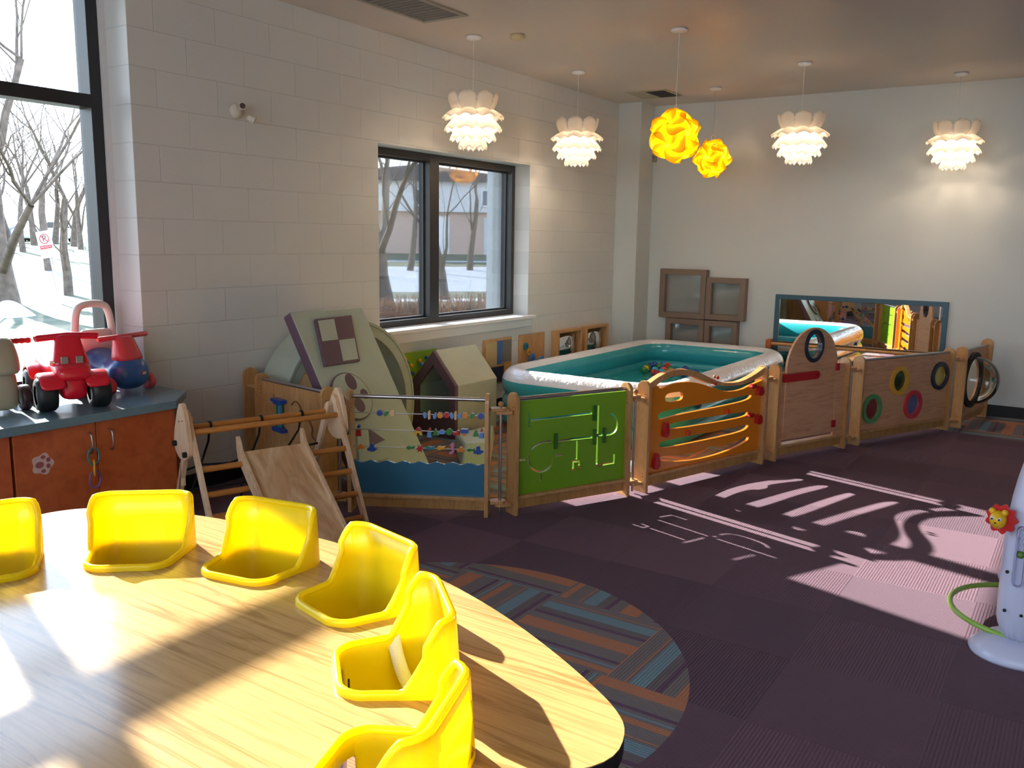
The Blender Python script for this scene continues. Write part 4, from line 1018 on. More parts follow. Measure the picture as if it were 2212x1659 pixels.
# big mirror with blue frame and the rail in front of it
t = thing('wide_wall_mirror', 'wide wall mirror in a slate blue frame on the back wall', 'mirror', (XB, -2.53, .28))
mX = Matrix.Rotation(-PI/2, 3, 'Z')      # local x -> -y, extrude towards -x
def onback(P, holes, d0, d1): mb = MB(); mb.plate(P, holes, d0, d1, Matrix(((0, 1, 0), (-1, 0, 0), (0, 0, 1)))); return mb
hw = .81
onback([(-hw, 0), (hw, 0), (hw, .745), (-hw, .745)], [[(-hw+.045, .045), (hw-.045, .045), (hw-.045, .70), (-hw+.045, .70)]], -.03, -.002).build('frame', mat('slate_frame', '2E5468', .4), t, bevel=.003)
onback([(-hw+.044, .044), (hw-.044, .044), (hw-.044, .701), (-hw+.044, .701)], (), -.008, -.004).build('mirror_glass', M_mirror, t)
t = thing('pull_up_rail', 'round wooden grab rail running along the front of the wide mirror', 'rail', (XB, -2.53, .5))
MB().cyl((-.09, .86, .02), (-.09, -.86, .02), .017, 14).build('rail', M_birch, t)
for y in (.83, -.83): MB().bb((-.115, y-.03, -.03), (-.001, y+.03, .06)).build('bracket', mat('orange_bracket', 'B5602A', .5), t, bevel=.01)

# brown box-framed display
t = thing('box_frame_display', 'brown wall display of four joined box frames with clear fronts', 'wall display', (XB, -.9, .30))
M_brn = mat('brown_frame', '7B6557', .5); D = .10
def bx_(y0, y1, z0, z1, last):
    mb = onback([(-(y0+.9), z0-.3), (-(y1+.9), z0-.3), (-(y1+.9), z1-.3), (-(y0+.9), z1-.3)], [[(-(y0+.9)+.06, z0-.3+.06), (-(y1+.9)-.06, z0-.3+.06), (-(y1+.9)-.06, z1-.3-.06), (-(y0+.9)+.06, z1-.3-.06)]], -D, -.002)
    f_ = mb.build('box_frame', M_brn, t, bevel=.004)
    onback([(-(y0+.9)+.045, z0-.3+.045), (-(y1+.9)-.045, z0-.3+.045), (-(y1+.9)-.045, z1-.3-.045), (-(y0+.9)+.045, z1-.3-.045)], (), -.03, -.024).build('display_panel', last, f_)
pm = mat('smoky_panel', (.22, .22, .21), .08, spec=.9, coat=.8)
bx_(-.452, -.985, .72, 1.252, pm); bx_(-.99, -1.42, .725, 1.175, pm); bx_(-.54, -.985, .30, .715, pm); bx_(-.99, -1.352, .30, .715, pm)

# ================================================================== CLIMBING TRIANGLE
ca = math.radians(-17.4); RC = Vector((.139, -1.205, 0)); WC = .745
t = thing('climbing_triangle', 'wooden climbing triangle with dowel rungs and a black rope net', 'climbing frame', RC, ca)
# local: x along rungs (0 at the right end, -WC at the left), -y towards the table
fl = lambda z: -(.6145-z)*.53            # front leg line
bl = lambda z: .096+(.62-z)*.50
cl_ = .047
for x, side in ((.012, 1), (-WC-.012, -1)):
    fr = [(fl(.012)-.022, .012), (fl(.012)+.022, .012), (fl(.70)+.022, .70), (fl(.72), .72), (fl(.70)-.022, .70)]
    mb = MB(); mb.plate([(p[0], p[1]) for p in fr], (), -x-.010, -x+.010, mP); mb.build('front_leg', M_pine, t, bevel=.003)
    bk = [(bl(.012)-.022, .012), (bl(.012)+.022, .012), (bl(.66)+.022, .66), (bl(.68), .68), (bl(.66)-.022, .66)]
    x2 = x-side*.021
    mb = MB(); mb.plate(bk, [rrect(bl(.37)-.009, .30, bl(.37)+.009, .42, .008, 3)] if side < 0 else (), -x2-.010, -x2+.010, mP); mb.build('back_leg', M_pine, t, bevel=.003)
    tear = smooth_poly([(cl_-.012, .755), (cl_+.03, .745), (cl_+.10, .62), (cl_+.125, .53), (cl_+.06, .475), (cl_-.035, .475), (cl_-.095, .52), (cl_-.09, .60), (cl_-.045, .72)], 3)
    x3 = x+side*.021
    mb = MB(); mb.plate(tear, (), -x3-.010, -x3+.010, mP); pt = mb.build('pivot_plate', M_pine, t, bevel=.003)
    for yy, zz in ((cl_+.085, .545), (cl_-.055, .515)): MB().cyl((x3+side*.008, yy, zz), (x3+side*.026, yy, zz), .014, 12).build('locking_knob', M_black, pt)
    for yy, zz in ((cl_-.02, .67), (cl_+.03, .66)): MB().cyl((x3+side*.008, yy, zz), (x3+side*.012, yy, zz), .004, 8).build('screw', M_black, pt)
for z in (.6145, .451, .342, .235, .124, .03):
    MB().cyl((-WC, fl(z), z), (0, fl(z), z), .0145, 14).build('rung', M_dowel, t)
MB().cyl((-WC, bl(.62), .62), (0, bl(.62), .62), .0145, 14).build('rung', M_dowel, t)
MB().cyl((-WC, bl(.06), .06), (0, bl(.06), .06), .0145, 14).build('rung', M_dowel, t)
net = MB(); M_rope = mat('black_rope', '121212', .9, bump=.4, bscale=200)
xs_ = [-WC+.11, -WC+.37, -.155]
def lp(x, z): return (x, bl(z), z)
for i, x in enumerate(xs_):
    net.tube([lp(x, .62), lp(x+.005, .53), lp(x+[-.015, -.02, -.05][i], .40), lp(x-.04, .26), lp(x-.02, .07)], .006, 6)
    net.tube([(x, bl(.62)+.017*math.cos(a), .62+.017*math.sin(a)) for a in [2*PI*k/10 for k in range(11)]], .007, 6)
    net.ball(lp(x+[-.015, -.02, -.05][i], .40), .010, 8)
net.tube([lp(-WC, .375), lp(xs_[0]-.015, .40), lp(-.5, .385), lp(xs_[1]-.02, .41), lp(-.3, .40), lp(xs_[2]-.05, .41), lp(0, .43)], .006, 6)
net.tube([lp(-WC, .24), lp(xs_[0]-.04, .26), lp(xs_[1]-.04, .25), lp(xs_[2]-.04, .26), lp(0, .25)], .006, 6)
net.build('rope_net', M_rope, t)
# slide board, hooked on the second rung
t = thing('slide_board', 'pale plywood slide board with low side rails hooked on the climbing triangle', 'slide', RC, ca)
zs = lambda y: .545+ y*.79         # y negative towards the floor
ya, yb = -.055, -.672
x0, x1 = -.555, -.205
def slab(xa, xb, dz0, dz1): 
    return [(xa, ya, zs(ya)+dz0), (xb, ya, zs(ya)+dz0), (xb, yb, zs(yb)+dz0), (xa, yb, zs(yb)+dz0), (xa, ya, zs(ya)+dz1), (xb, ya, zs(ya)+dz1), (xb, yb, zs(yb)+dz1), (xa, yb, zs(yb)+dz1)]
F6 = [(3, 2, 1, 0), (4, 5, 6, 7), (0, 1, 5, 4), (1, 2, 6, 5), (2, 3, 7, 6), (3, 0, 4, 7)]
mb = MB(); mb.add(slab(x0+.018, x1-.018, -.014, .0), F6, False); mb.build('slide_surface', M_ply, t)
for xa in (x0, x1-.018):
    S = [(ya+.03, zs(ya+.03)+.050), (ya+.018, zs(ya+.018)+.062), (ya, zs(ya)+.058), (ya-.018, zs(ya-.018)+.030), (yb+.02, zs(yb+.02)+.02), (yb-.01, .004), (yb+.06, .004), (ya+.01, zs(ya+.01)-.055), (ya+.02, zs(ya+.02)-.03), (ya+.03, zs(ya+.03)-.01)]
    mb = MB(); mb.plate(S, (), -xa-.018, -xa, mP); mb.build('side_rail', M_pine, t, bevel=.003)

# ================================================================== COUNTER AND CABINETS
CT = .69
ctp = [(-2.6, -.56), (-.365, -.56), (-.155, -.352), (-.155, -.004), (-.185, -.004), (-.185, .195), (-2.6, .195)]
t_ = MB(); t_.plate(ctp, (), CT-.042, CT, RX); tag(t_.build('worktop', mat('blue_grey_laminate', '6A8590', .35, var=.08, vscale=60, coat=.2), bevel=.003), 'blue-grey laminate worktop with a clipped corner under the tall window', 'worktop')
M_door = wood('burnt_orange_stain', 'C05C2C', 'D06C3A', rough=.35, scale=1.2, stretch=(2, 2, 2), coat=.3); M_carc = mat('cabinet_side', '7E3620', .45)
def cabinet(xa, xb, label, clip=False):
    t = thing('base_cabinet', label, 'cabinet', (xa, -.50, 0), 0, 'orange cabinets under the worktop'); w = xb-xa
    pl_ = [(0, 0), (w, 0), (w, .48), (0, .48)] if not clip else [(0, 0), (w-.155, 0), (w, .155), (w, .48), (0, .48)]
    mb = MB(); mb.plate(pl_, (), .09, CT-.044, RX); mb.build('cabinet_body', M_carc, t, bevel=.002)
    mb = MB(); mb.plate([(p[0]*.97+.01, p[1]+.04 if p[1] < .1 else p[1]-.01) for p in pl_], (), 0, .09, RX); mb.build('toe_kick', M_black, t)
    return t
def cdoor(t, a, b, hs):
    d = MB().bb((a+.002, -.022, .10), (b-.002, -.002, CT-.047)).build('door', M_door, t, bevel=.002)
    if hs is not None:
        mb = MB(); mb.tube(smooth_line([(hs, -.023, .595), (hs, -.05, .59), (hs, -.05, .50), (hs, -.023, .495)], 2), .0045, 8); mb.build('handle', M_steel, d)
    return d
c1 = cabinet(-1.175, -.18, 'burnt orange cabinet with a paw sticker and hanging plastic links, at the clipped corner', True)
d1 = cdoor(c1, 0, .39, .352); d2 = cdoor(c1, .39, .825, .458)
paw = MB(); pc = (.125, .489)
mb = MB(); mb.plate([(pc[0]+.048*math.cos(a)*(1+.12*math.cos(5*a)), pc[1]+.048*math.sin(a)*(1+.12*math.cos(5*a))) for a in [2*PI*k/50 for k in range(50)]], (), -.0232, -.0222); st = mb.build('paw_sticker', mat('sticker_pale', 'D9B9B0', .5), d1); tag(st, 'pale paw print sticker')
mb = MB()
for u, v, a, b in ((-.014, -.002, .020, .015), (.004, .032, .011, .009), (.027, .016, .010, .011), (.026, -.013, .010, .011), (.002, -.033, .011, .009)): mb.plate(circ(pc[0]+u, pc[1]+v, a, 16, b), (), -.0240, -.0233)
mb.build('paw_pads', mat('sticker_pink', 'A05A5A', .5), st)
c2_ = cabinet(-2.60, -1.18, 'burnt orange cabinet at the left edge of the photo, left of the paw sticker door')
cdoor(c2_, 0, .70, .66); cdoor(c2_, .705, 1.415, .76)
# plastic links
t = thing('link_chain', 'chain of teal, yellow and purple plastic links hanging from the cabinet handle', 'plastic links', (-.823, -.553, .505))
def link(z, rx, mm, turn):
    P_ = [(rx*math.cos(a)*(.8 if True else 1), rx*1.15*math.sin(a)) for a in [math.radians(20+320*k/24-90+180) for k in range(25)]]
    m_ = Matrix.Rotation(turn, 3, 'Z'); MB().tube([m_ @ Vector((p[0], 0, p[1]))+Vector((0, 0, z)) for p in P_], .0042, 8).build('link', mm, t)
link(-.020, .036, M_teal, 0); link(-.078, .034, M_yelw, 1.1); link(-.134, .036, mat('purple_link', '7A5AA0', .4), .1)

# ================================================================== RIDE-ON TOYS
def sring(cx, cy, cz, ax, az, n=20, p=2.6):
    R_ = []
    for k in range(n):
        a = 2*PI*k/n; c, s = math.cos(a), math.sin(a)
        R_.append((cx+ax*math.copysign(abs(c)**(2/p), c), cy, cz+az*math.copysign(abs(s)**(2/p), s)))
    return R_
def zring(cx, cy, cz, ax, ay, n=20, p=2.6):
    return [(q_[0], cy+(q_[2]-cz), cz) for q_ in [(x, y, z) for x, y, z in sring(cx, cy, cz, ax, ay, n, p)]]
def wheel(parent, c, r, w, mtyre, mhub=None, name='wheel'):
    prof = [(r*.55, -w*.5), (r*.85, -w*.5), (r*.97, -w*.38), (r, -w*.2), (r, w*.2), (r*.97, w*.38), (r*.85, w*.5), (r*.55, w*.5)]
    mR = Matrix.Rotation(PI/2, 3, 'Y'); mb = MB(); mb.lathe(prof, c, 28, mR)
    if mhub is None: mb.cyl((c[0]-w*.45, c[1], c[2]), (c[0]+w*.45, c[1], c[2]), r*.57, 20)
    o = mb.build(name, mtyre, parent)
    if mhub is not None:
        MB().cyl((c[0]-w*.40, c[1], c[2]), (c[0]+w*.40, c[1], c[2]), r*.57, 24).build('hub', mhub, o, bevel=.004)
    return o
def badge(parent, c, w, m3, red=True):
    """oval maker's badge with its small lettering"""
    mb = MB(); mb.plate([(p[0], p[1]) for p in rrect(-w, -w*.42, w, w*.42, w*.40, 5)], (), -.0015, .0, m3); a = mb.build('badge', M_red, parent, loc=c)
    mb = MB(); mb.plate(rrect(-w*.84, -w*.27, w*.84, w*.27, w*.25, 5), (), -.0025, -.0014, m3); mb.build('badge_face', mat('cream', 'EFE3C2', .4), a)
    mb = MB(); text_mb(mb, 'little tikes', w*.34, m3 @ Vector((0, -.003, 0)), m3 @ Vector((1, 0, 0)), m3 @ Vector((0, 0, 1)), m3 @ Vector((0, -1, 0)), .0004); mb.build('badge_lettering', M_black, a)
M_tred = mat('toy_red', 'D8102A', .3, coat=.3); M_tblue = mat('toy_blue', '2E62A8', .32, coat=.3); M_tcor = mat('toy_coral', 'D24A55', .35, coat=.2); M_tbei = mat('toy_beige', 'A89A82', .4, coat=.2); M_tdk = mat('tyre_black', '17191B', .5, bump=.1); M_hub = mat('hub_grey', 'A8A4A0', .4)
t = thing('ride_on_quad', 'red plastic ride-on quad bike with black tyres on the worktop', 'ride-on toy', (-.80, -.37, CT), math.radians(-18.2))
for x, y in ((-.118, 0), (.118, 0), (-.11, .34), (.11, .34)): wheel(t, (x, y, .083), .083, .088, M_tdk, M_hub)
mb = MB(); mb.loft([sring(0, y, z, ax, az, 24, 3) for y, z, ax, az in ((-.085, .175, .055, .02), (-.07, .18, .075, .035), (.0, .20, .085, .045), (.08, .21, .085, .04), (.16, .17, .075, .05), (.26, .165, .085, .055), (.36, .19, .095, .06), (.44, .20, .09, .055), (.47, .19, .07, .03))])
body = mb.build('body', M_tred, t, sub=1)
for sx in (-1, 1):
    for y0_, dz, w_ in ((0, 0, .062), (.34, .004, .055)):
        rr_ = []
        for k in range(9):
            a = math.radians(200-28*k); rr_.append([(sx*.100+p[0], y0_-.106*math.cos(a)*-1*-1, .083+dz+.106*max(-.15, math.sin(a))+p[2]) for p in sring(0, 0, 0, w_, .014, 12, 4)])
        mb = MB(); mb.loft([sring(sx*.098, y0_+.105*math.cos(math.radians(160-17.5*k)), .085+dz+.094*math.sin(math.radians(160-17.5*k)), w_*.88, .011, 14, 4) for k in range(9)]); mb.build('fender', M_tred, t, sub=1)
mb = MB(); mb.loft([sring(0, y, z, ax, az, 16, 4) for y, z, ax, az in ((-.072, .11, .056, .055), (-.03, .12, .062, .07), (.10, .12, .06, .07), (.36, .12, .06, .06))]); mb.build('chassis', M_tred, t, sub=1)
mb = MB(); mb.loft([zring(0, y, z, ax, ay, 20, 4) for z, ax, ay, y in ((.20, .092, .07, .03), (.23, .085, .06, .03), (.29, .068, .045, .045), (.34, .058, .032, .055), (.365, .052, .024, .058))]); cw = mb.build('cowl', M_tred, t, sub=1)
for x in (-.033, .033): 
    hl = MB().bb((x-.017, -.036, .226), (x+.017, -.022, .262)).build('headlight', mat('headlight_grey', '9A9088', .25, .4), cw, bevel=.004)
mb = MB(); mb.tube([(-.14, .052, .345), (-.13, .055, .347), (0, .058, .355), (.13, .055, .347), (.14, .052, .345)], [.014, .0175, .016, .0175, .014], 12); mb.build('handlebar', M_tred, t)
badge(t, Vector((-.079, -.005, .235)), .016, Matrix.Rotation(-.9, 3, 'Z'))
# blue and coral ride-on
t = thing('ride_on_scooter', 'blue and coral plastic ride-on with a pale arched back handle on the worktop', 'ride-on toy', (-.355, -.115, CT), math.radians(6))
mb = MB(); mb.loft([sring(0, y, z, ax, az, 24, 2.4) for y, z, ax, az in ((-.105, .105, .03, .03), (-.095, .105, .08, .065), (-.05, .105, .112, .090), (.0, .105, .116, .093), (.06, .10, .09, .07), (.12, .12, .085, .06), (.18, .15, .10, .07), (.23, .16, .10, .07), (.25, .16, .08, .05))]); bd = mb.build('body', M_tblue, t, sub=1)
mb = MB(); mb.loft([zring(0, y, z, ax, ay, 20, 3) for z, ax, ay, y in ((.165, .082, .065, -.015), (.19, .080, .062, -.015), (.25, .066, .045, .0), (.29, .055, .035, .01), (.305, .052, .03, .012))]); mb.build('fairing', M_tcor, t, sub=1)
mb = MB(); mb.tube([(-.155, .012, .293), (-.15, .012, .294), (0, .012, .299), (.15, .012, .302), (.155, .012, .302)], [.011, .0145, .013, .0145, .011], 12); mb.build('handlebar', M_tcor, t)
for x, y in ((.125, -.02), (-.125, -.02), (.11, .17), (-.11, .17)): wheel(t, (x, y, .045), .045, .04, M_tcor)
mb = MB(); ar = smooth_line([(-.115, .24, .16), (-.118, .245, .30), (-.10, .25, .44), (-.05, .25, .465), (.05, .25, .465), (.10, .25, .44), (.118, .245, .30), (.115, .24, .16)], 3); mb.tube(ar, .020, 12)
mb.build('back_handle', mat('toy_cream', 'DDD0C8', .35), t)
mb = MB(); mb.loft([zring(0, .235, z, ax, ay, 20, 4) for z, ax, ay in ((.20, .10, .02), (.27, .098, .02), (.31, .092, .018), (.325, .08, .012))]); mb.build('seat_back', MATS['toy_cream'], t)
badge(t, Vector((.035, -.1015, .105)), .024, Matrix.Rotation(.30, 3, 'Z'))
# beige one
t = thing('ride_on_horse', 'beige plastic ride-on with red grips and dark wheels at the left edge of the photo', 'ride-on toy', (-1.055, -.20, CT), math.radians(-12))
mb = MB(); mb.loft([zring(0, y, z, ax, ay, 20, 3.2) for z, ax, ay, y in ((.015, .050, .03, -.02), (.03, .072, .055, 0), (.10, .075, .06, 0), (.18, .068, .055, .0), (.21, .060, .05, .0))]); mb.build('body', M_tbei, t, sub=1)
mb = MB(); mb.loft([zring(0, y, z, ax, ay, 20, 3.2) for z, ax, ay, y in ((.185, .06, .06, -.03), (.20, .082, .08, -.03), (.26, .080, .08, -.02), (.33, .068, .06, -.01), (.365, .05, .04, 0))]); mb.build('head', M_tbei, t, sub=1)
mb = MB(); mb.tube([(-.15, .02, .335)]+[(-.15+.3*k/24, .02, .335) for k in range(1, 24)]+[(.15, .02, .335)], [.010]+[.0145 if (k % 2) else .0115 for k in range(1, 24)]+[.012], 12); mb.build('grip_bar', M_red, t)
for x, y in ((.105, .01), (-.105, .01), (.10, .26), (-.10, .26)): wheel(t, (x, y, .062), .062, .045, mat('tyre_maroon', '33181C', .5), None)
mb = MB(); mb.loft([sring(0, y, .13, ax, .06, 20, 3) for y, ax in ((.03, .05), (.15, .06), (.28, .07), (.33, .05))]); mb.build('seat', M_tbei, t, sub=1)

# ================================================================== ACTIVITY STATION (right edge)
M_lav = mat('white_lavender_plastic', 'C9CBE4', .35, coat=.2); M_lime = mat('lime_plastic', '8FB54A', .35, coat=.2)
t = thing('activity_station', 'white and lime plastic baby activity station at the right edge of the photo', 'activity toy', (.60, -4.385, 0), math.radians(10))
def column(x, y, lean=0):
    mb = MB(); mb.loft([zring(x+lean*z, y-.03*z, z, ax, ay, 24, 3.5) for z, ax, ay in ((.05, .095, .108), (.20, .092, .110), (.45, .092, .120), (.62, .088, .112), (.74, .075, .092), (.84, .060, .072), (.86, .055, .066))]); c = mb.build('column', M_lav, t, sub=1)
    mb = MB(); mb.loft([zring(x, y, z, ax, ay, 28, 2.2) for z, ax, ay in ((.0, .15, .185), (.012, .155, .19), (.04, .135, .165), (.065, .11, .13), (.075, .09, .10))]); mb.build('foot', M_lav, t)
    mb = MB(); mb.loft([zring(x+lean*z, y-.03*z, z, ax, ay, 20, 3) for z, ax, ay in ((.855, .056, .068), (.875, .052, .064), (.885, .035, .045))]); mb.build('cap', M_lime, t)
    return c
col_ = column(0, .02); column(.84, -.16)
rg = [Vector((.25+.31*math.cos(a), -.045+.31*math.sin(a), .075)) for a in [2*PI*k/48 for k in range(48)]]
MB().tube(rg, .011, 10, closed=True).build('base_hoop', M_lime, t)
MB().tube(smooth_line([(-.085, .01, .665), (-.095, -.03, .67), (-.06, -.09, .67), (0, -.10, .665)], 2), .014, 10).build('grip_shelf', M_lav, t)
MB().tube([(-.09, -.01, .695), (-.05, -.075, .70), (.02, -.085, .70)], .010, 10).build('lime_trim', M_lime, t)
# slot with green slider on the face turned to the camera
fa = Matrix.Rotation(math.radians(-90), 3, 'Z')
mb = MB(); S_ = rrect(-.078, .30, -.042, .53, .017, 6); Si = rrect(-.074, .304, -.046, .526, .013, 6); mb.plate(S_, [Si], -.104, -.08, fa); mb.build('track_frame', mat('deeper_lavender', 'A5A5C8', .4), t, loc=Vector((0, .02, 0)))  # track frame in a deeper lavender than the column
MB().tube([fa @ Vector((-.06+.006*math.sin(k*1.3), -.098, .44+.08*k/8)) for k in range(9)], .003, 6).build('wiggle_rail', M_lav, t, loc=Vector((0, .02, 0)))
MB().ball(fa @ Vector((-.06, -.098, .425)), .014, 12).build('slider_ball', mat('dark_lime', '55762E', .35), t, loc=Vector((0, .02, 0)))
mb = MB()
for x_, z_ in ((-.095, .35), (-.035, .34), (-.09, .20), (-.035, .19)):
    p_ = fa @ Vector((x_, -.088, z_)); mb.ball((p_.x, p_.y+.02, p_.z), .007, 8)
mb.build('screw_hole', M_black, t)
li = Vector((-.07, .155, .545))
MB().cyl(li+Vector((.01, -.01, 0)), (-.02, .01, .53), .012, 10).build('lion_arm', M_lime, t)
mf = Matrix.Rotation(math.radians(-112), 3, 'Z')     # face towards camera-left
mb = MB(); mb.plate([(p[0], p[1]) for p in [(.050*(1+.10*math.cos(9*a))*math.cos(a), .052*(1+.10*math.cos(9*a))*math.sin(a)) for a in [2*PI*k/72 for k in range(72)]]], (), -.008, .008, mf); mn = mb.build('mane', mat('mane_red', 'C81E1E', .4), t, bevel=.004, loc=li+mf @ Vector((.006, .0, 0)))
tag(mn, 'red scalloped mane of the yellow animal head')
fc = li+mf @ Vector((0, -.022, 0))
mb = MB(); mb.ball((0, 0, 0), .034, 20, (1, .85, 1)); mb.ball(mf @ Vector((-.021, -.002, .030)), .012, 12); mb.ball(mf @ Vector((.021, -.002, .030)), .012, 12); hd_ = mb.build('lion_head', mat('lion_yellow', 'E3B11E', .35), t, loc=fc); tag(hd_, 'round yellow animal head with two ears')
for s in (-1, 1):
    MB().ball(mf @ Vector((s*.012, -.027, .008)), .0075, 10).build('eye', M_white, hd_); MB().ball(mf @ Vector((s*.012, -.033, .008)), .004, 8).build('pupil', M_black, hd_)
MB().ball(mf @ Vector((0, -.029, -.006)), .005, 8, (1.3, 1, .8)).build('nose', M_black, hd_)
MB().tube([mf @ Vector((x_, -.027, -.016-.002*abs(x_)/.01+.3*x_*x_/.01*.1)) for x_ in (-.01, -.005, 0, .005, .01)], .001, 5).build('mouth', mat('mouth_red', '7A1A12', .5), hd_)

# ================================================================== CEILING
M_petal = translucent('lamp_petal', (.96, .92, .87), .6)
M_iq = translucent('yellow_shade', (1.0, .80, .05), .6)
def lotus():
    t = thing('lotus_pendant', '', 'pendant lamp')
    MB().lathe([(.0, 0), (.055, -.002), (.06, -.012), (.05, -.022), (.012, -.03), (0, -.03)], (0, 0, .60), 24).build('canopy', M_white, t)
    MB().cyl((0, 0, .11), (0, 0, .575), .0022, 6).build('cord', M_white, t)
    tiers = [(8, .085, .03, .190, .195, .064, .0, 1), (8, .105, .095, .235, .030, .070, 0, 0), (8, .115, .035, .220, -.060, .068, 0, 0), (8, .105, -.035, .178, -.128, .052, 0, 0), (8, .075, -.10, .112, -.190, .034, 0, 0)]
    for n, r0, z0, r1, z1, w, off, upw in tiers:
        mb = MB()
        for k in range(n):
            a = 2*PI*(k+.5)/n; ca_, sa = math.cos(a), math.sin(a); vs = []; fs = []; NU, NV = 8, 8
            for i in range(NU+1):
                u = i/NU
                if upw: r = r0+(r1-r0)*math.sin(u*PI/2); z = z0+(z1-z0)*(1-math.cos(u*PI/2))*.6+(z1-z0)*u*.4
                else: r = r0+(r1-r0)*u**.8; z = z0+(z1-z0)*u**1.25
                ww = w*(.45+.75*math.sin(min(1, u*1.15)*PI*.5)) if u < .75 else w*(1.12)*math.sqrt(max(0.02, 1-((u-.75)/.25)**2*.97))
                if not upw and u >= .75: ww = w*1.15*(1-.45*((u-.75)/.25)**2.2)
                for j in range(NV+1):
                    v = -1+2*j/NV; cur = -.022*(v*v)*(1 if not upw else 1)
                    rr_ = r+cur*(.6); zz_ = z+(cur*.9 if not upw else cur*-.4)
                    vs.append((rr_*ca_-v*ww*sa, rr_*sa+v*ww*ca_, zz_))
            for i in range(NU):
                for j in range(NV): b_ = i*(NV+1)+j; fs.append((b_, b_+1, b_+NV+2, b_+NV+1))
            mb.add(vs, fs, True)
        mb.build('petal_tier', M_petal, t, solid=.0012)
    MB().lathe([(0, .085), (.080, .085), (.092, .06), (.088, .055), (.076, .078), (0, .078)], (0, 0, 0), 24).build('added_light_cap', M_petal, t)  # unseen cap added to soften the light rising to the ceiling
    MB().ball((0, 0, .0), .034, 14, (1, 1, 1.3)).build('bulb', emit('warm_bulb', (1, .80, .55), 22), t)
    MB().cyl((0, 0, .05), (0, 0, .13), .02, 12).build('socket', M_white, t)
    return t
def lamp_light(loc, e, col=(1, .72, .42), r=.05):
    l = bpy.data.lights.new('lamp_light', 'POINT'); l.energy = e; l.color = col; l.shadow_soft_size = r
    o = bpy.data.objects.new('lamp_light', l); COL.objects.link(o); o.location = loc; return o
LL = [((2.293, -.494), 'white petal pendant lamp nearest the tall window, above the two-pane window', .445), ((3.823, -.509), 'white petal pendant lamp just left of the corner column', .467),
      ((4.398, -2.299), 'white petal pendant lamp right of the two yellow globes', .482), ((5.463, -3.32), 'white petal pendant lamp farthest right, above the bubble panel', .488)]
p0 = lotus()
for i, ((x, y), lb, dm) in enumerate(LL):
    o = p0 if i == 0 else copy_tree(p0); o.location = (x, y, 2.40); tag(o, lb, 'pendant lamp', 'white petal pendant lamps')
    k = 1.0
    lp_ = lamp_light((0, 0, -.02), 11, (1, .80, .58), .055); lp_.parent = o
def icos():
    g = (1+5**.5)/2; V = [Vector(v).normalized() for v in [(-1, g, 0), (1, g, 0), (-1, -g, 0), (1, -g, 0), (0, -1, g), (0, 1, g), (0, -1, -g), (0, 1, -g), (g, 0, -1), (g, 0, 1), (-g, 0, -1), (-g, 0, 1)]]
    return V
def iq():
    t = thing('puzzle_globe_pendant', '', 'pendant lamp')
    V = icos(); R_ = .155; E_ = []
    for i in range(12):
        for j in range(i+1, 12):
            if (V[i]-V[j]).length < 1.1: E_.append((V[i], V[j]))
    mb = MB()
    for a, b in E_:
        m_ = (a+b).normalized(); u = (b-a).normalized(); v = m_.cross(u)
        ang = math.radians(16); u2 = u*math.cos(ang)+v*math.sin(ang); v2 = -u*math.sin(ang)+v*math.cos(ang)
        NU, NV = 12, 8; vs = []; fs = []
        for i in range(NU+1):
            s = -1+2*i/NU
            half = .36*(1-.72*abs(s)**1.6)+.03; sk = .34*math.sin(s*PI*.92)
            for j in range(NV+1):
                q_ = -1+2*j/NV; d_ = (m_+u2*s*.60+v2*(q_*half+sk*.55)).normalized()
                rr_ = R_*(1+.10*(1-s*s)*(1-.35*q_*q_)+.05*q_*math.copysign(1, 1)*(1-abs(s))+.15*q_*(1-abs(s)) - .05*abs(s))
                vs.append(d_*rr_)
        for i in range(NU):
            for j in range(NV): b_ = i*(NV+1)+j; fs.append((b_, b_+1, b_+NV+2, b_+NV+1))
        mb.add(vs, fs, True)
    mb.build('puzzle_shade', M_iq, t, solid=.0012)
    MB().ball((0, 0, 0), .035, 14, (1, 1, 1.25)).build('bulb', emit('warm_bulb_globe', (1, .80, .50), 30), t)
    MB().tube([(.018*math.cos(a), 0, .195+.022*math.sin(a)) for a in [2*PI*k/14 for k in range(15)]], .0028, 6).build('hanging_ring', M_white, t)
    return t
g0 = iq(); 
for i, ((x, y), z, lb) in enumerate([((2.832, -1.87), 2.278, 'larger, nearer yellow puzzle globe pendant lamp'), ((5.154, -1.254), 2.344, 'yellow puzzle globe pendant lamp farther back, seen smaller')]):
    o = g0 if i == 0 else copy_tree(g0); o.location = (x, y, z); o.rotation_euler = (0, 0, 0 if i == 0 else 2.1); tag(o, lb, 'pendant lamp', 'yellow globe pendant lamps')
    MB().cyl((0, 0, .215), (0, 0, 2.99-z), .0022, 6).build('cord', M_white, o)
    MB().lathe([(.0, 0), (.055, -.002), (.062, -.012), (.05, -.022), (.012, -.03), (0, -.03)], (0, 0, 3.0-z), 24).build('canopy', M_white, o)
    lamp_light((0, 0, -.02), 11, (1, .80, .55), .04).parent = o
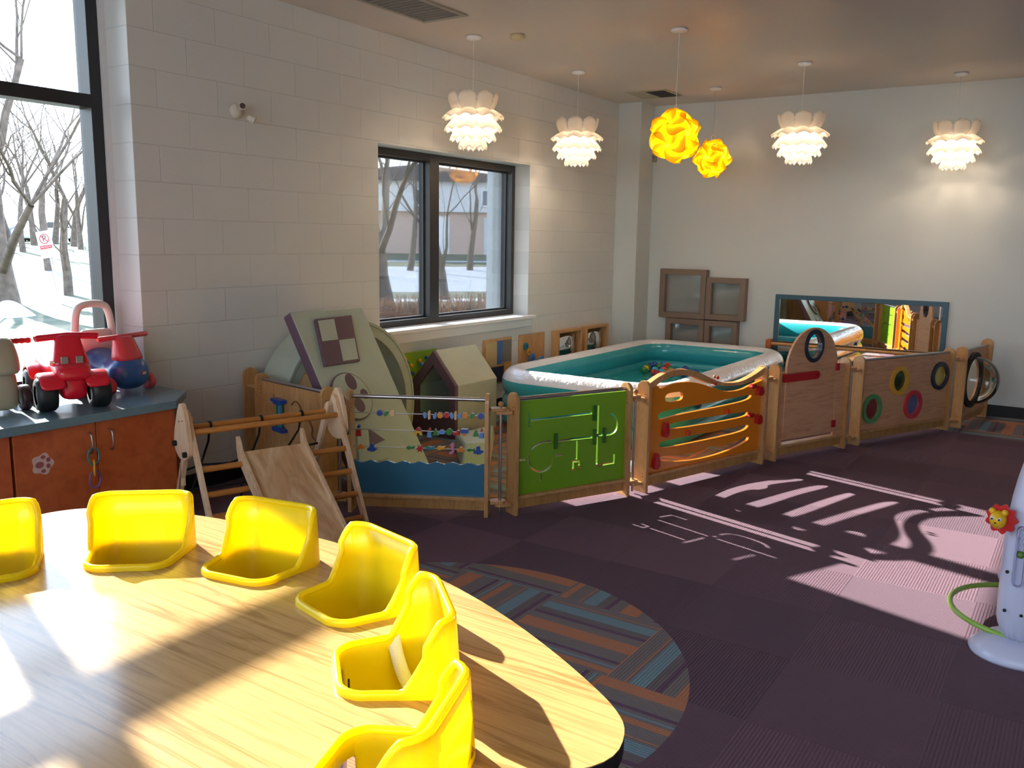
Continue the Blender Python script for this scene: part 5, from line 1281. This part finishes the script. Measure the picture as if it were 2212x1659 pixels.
# smoke detector, grilles, emergency light, sensor
t = MB(); t.lathe([(0, 0), (.052, 0), (.055, -.02), (.045, -.032), (0, -.034)], (0, 0, 0), 28); tag(t.build('smoke_detector', mat('aged_white', 'C9B98F', .5), loc=(2.418, -.796, ZC)), 'round yellowed smoke detector on the ceiling right of the first petal lamp canopy', 'smoke detector')
t = thing('air_return_grille', 'long grey perforated air grille in a pale frame at the top of the ceiling', 'air grille', (.85, -.64, ZC))
mb = MB(); mb.plate([(-.97, -.185), (.93, -.185), (.93, .185), (-.97, .185)], [[(-.93, -.155), (.90, -.155), (.90, .155), (-.93, .155)]], -.012, -.001, RX); mb.build('frame', mat('grille_frame', 'A59C90', .5), t)
def perf():
    m = mat('perforated_metal', (.16, .145, .13), .6); return m
mb = MB(); mb.bb((-.93, -.155, -.006), (.90, .155, -.002)); mb.build('perforated_sheet', perf(), t)
mb = MB()
for k in range(36): mb.bb((-.93+k*.0508, -.155, -.009), (-.93+k*.0508+.012, .155, -.006))
mb.build('ribs', mat('rib_metal', (.24, .22, .20), .6), t)
t = thing('ceiling_diffuser', 'square pale ceiling diffuser with dark slots near the corner column', 'air diffuser', (5.19, -.60, ZC), math.radians(0))
mb = MB(); mb.bb((-.21, -.21, -.012), (.21, .21, -.001)); mb.build('plate', mat('diffuser_plate', 'B3A890', .5), t, bevel=.003)
mb = MB()
for k in range(4): mb.bb((-.19+k*.095, -.19, -.016), (-.19+k*.095+.07, .0, -.0125))
mb.build('slots', M_black, t)
t = thing('emergency_light', 'white twin-head emergency light on the block wall', 'emergency light', (.53, 0, 2.283)); t.scale = (.85, .85, .85)
mb = MB(); mb.lathe([(0, 0), (.052, 0), (.055, -.01), (.045, -.04), (.0, -.05)], (0, 0, 0), 24, Matrix.Rotation(-PI/2, 3, 'X')); mb.build('base', mat('fixture_white', 'CFC6B8', .4), t)
for v_ in t.children[0].data.vertices: pass
def head(p, d):
    d = Vector(d).normalized(); p = Vector(p); o = MB(); o.tube([p, p+d*.03, p+d*.055], [.018, .026, .028], 18); h_ = o.build('lamp_head', MATS['fixture_white'], t)
    MB().cyl(p+d*.055, p+d*.057, .021, 16).build('lens', mat('lens_dark', '5A4A44', .15), h_)
head((.01, -.05, .02), (-.5, -1, .15)); head((.06, -.06, -.035), (.7, -.6, -.5))
t = thing('motion_sensor', 'small beige sensor box on the back wall beside the column', 'sensor', (XB, -.285, 2.45)); MB().bb((-.035, -.03, -.045), (0, .03, .045)).build('case', mat('sensor_beige', '9A8C7C', .5), t, bevel=.006)
MB().ball((-.036, 0, .005), .006, 8).build('sensor_eye', M_black, t)
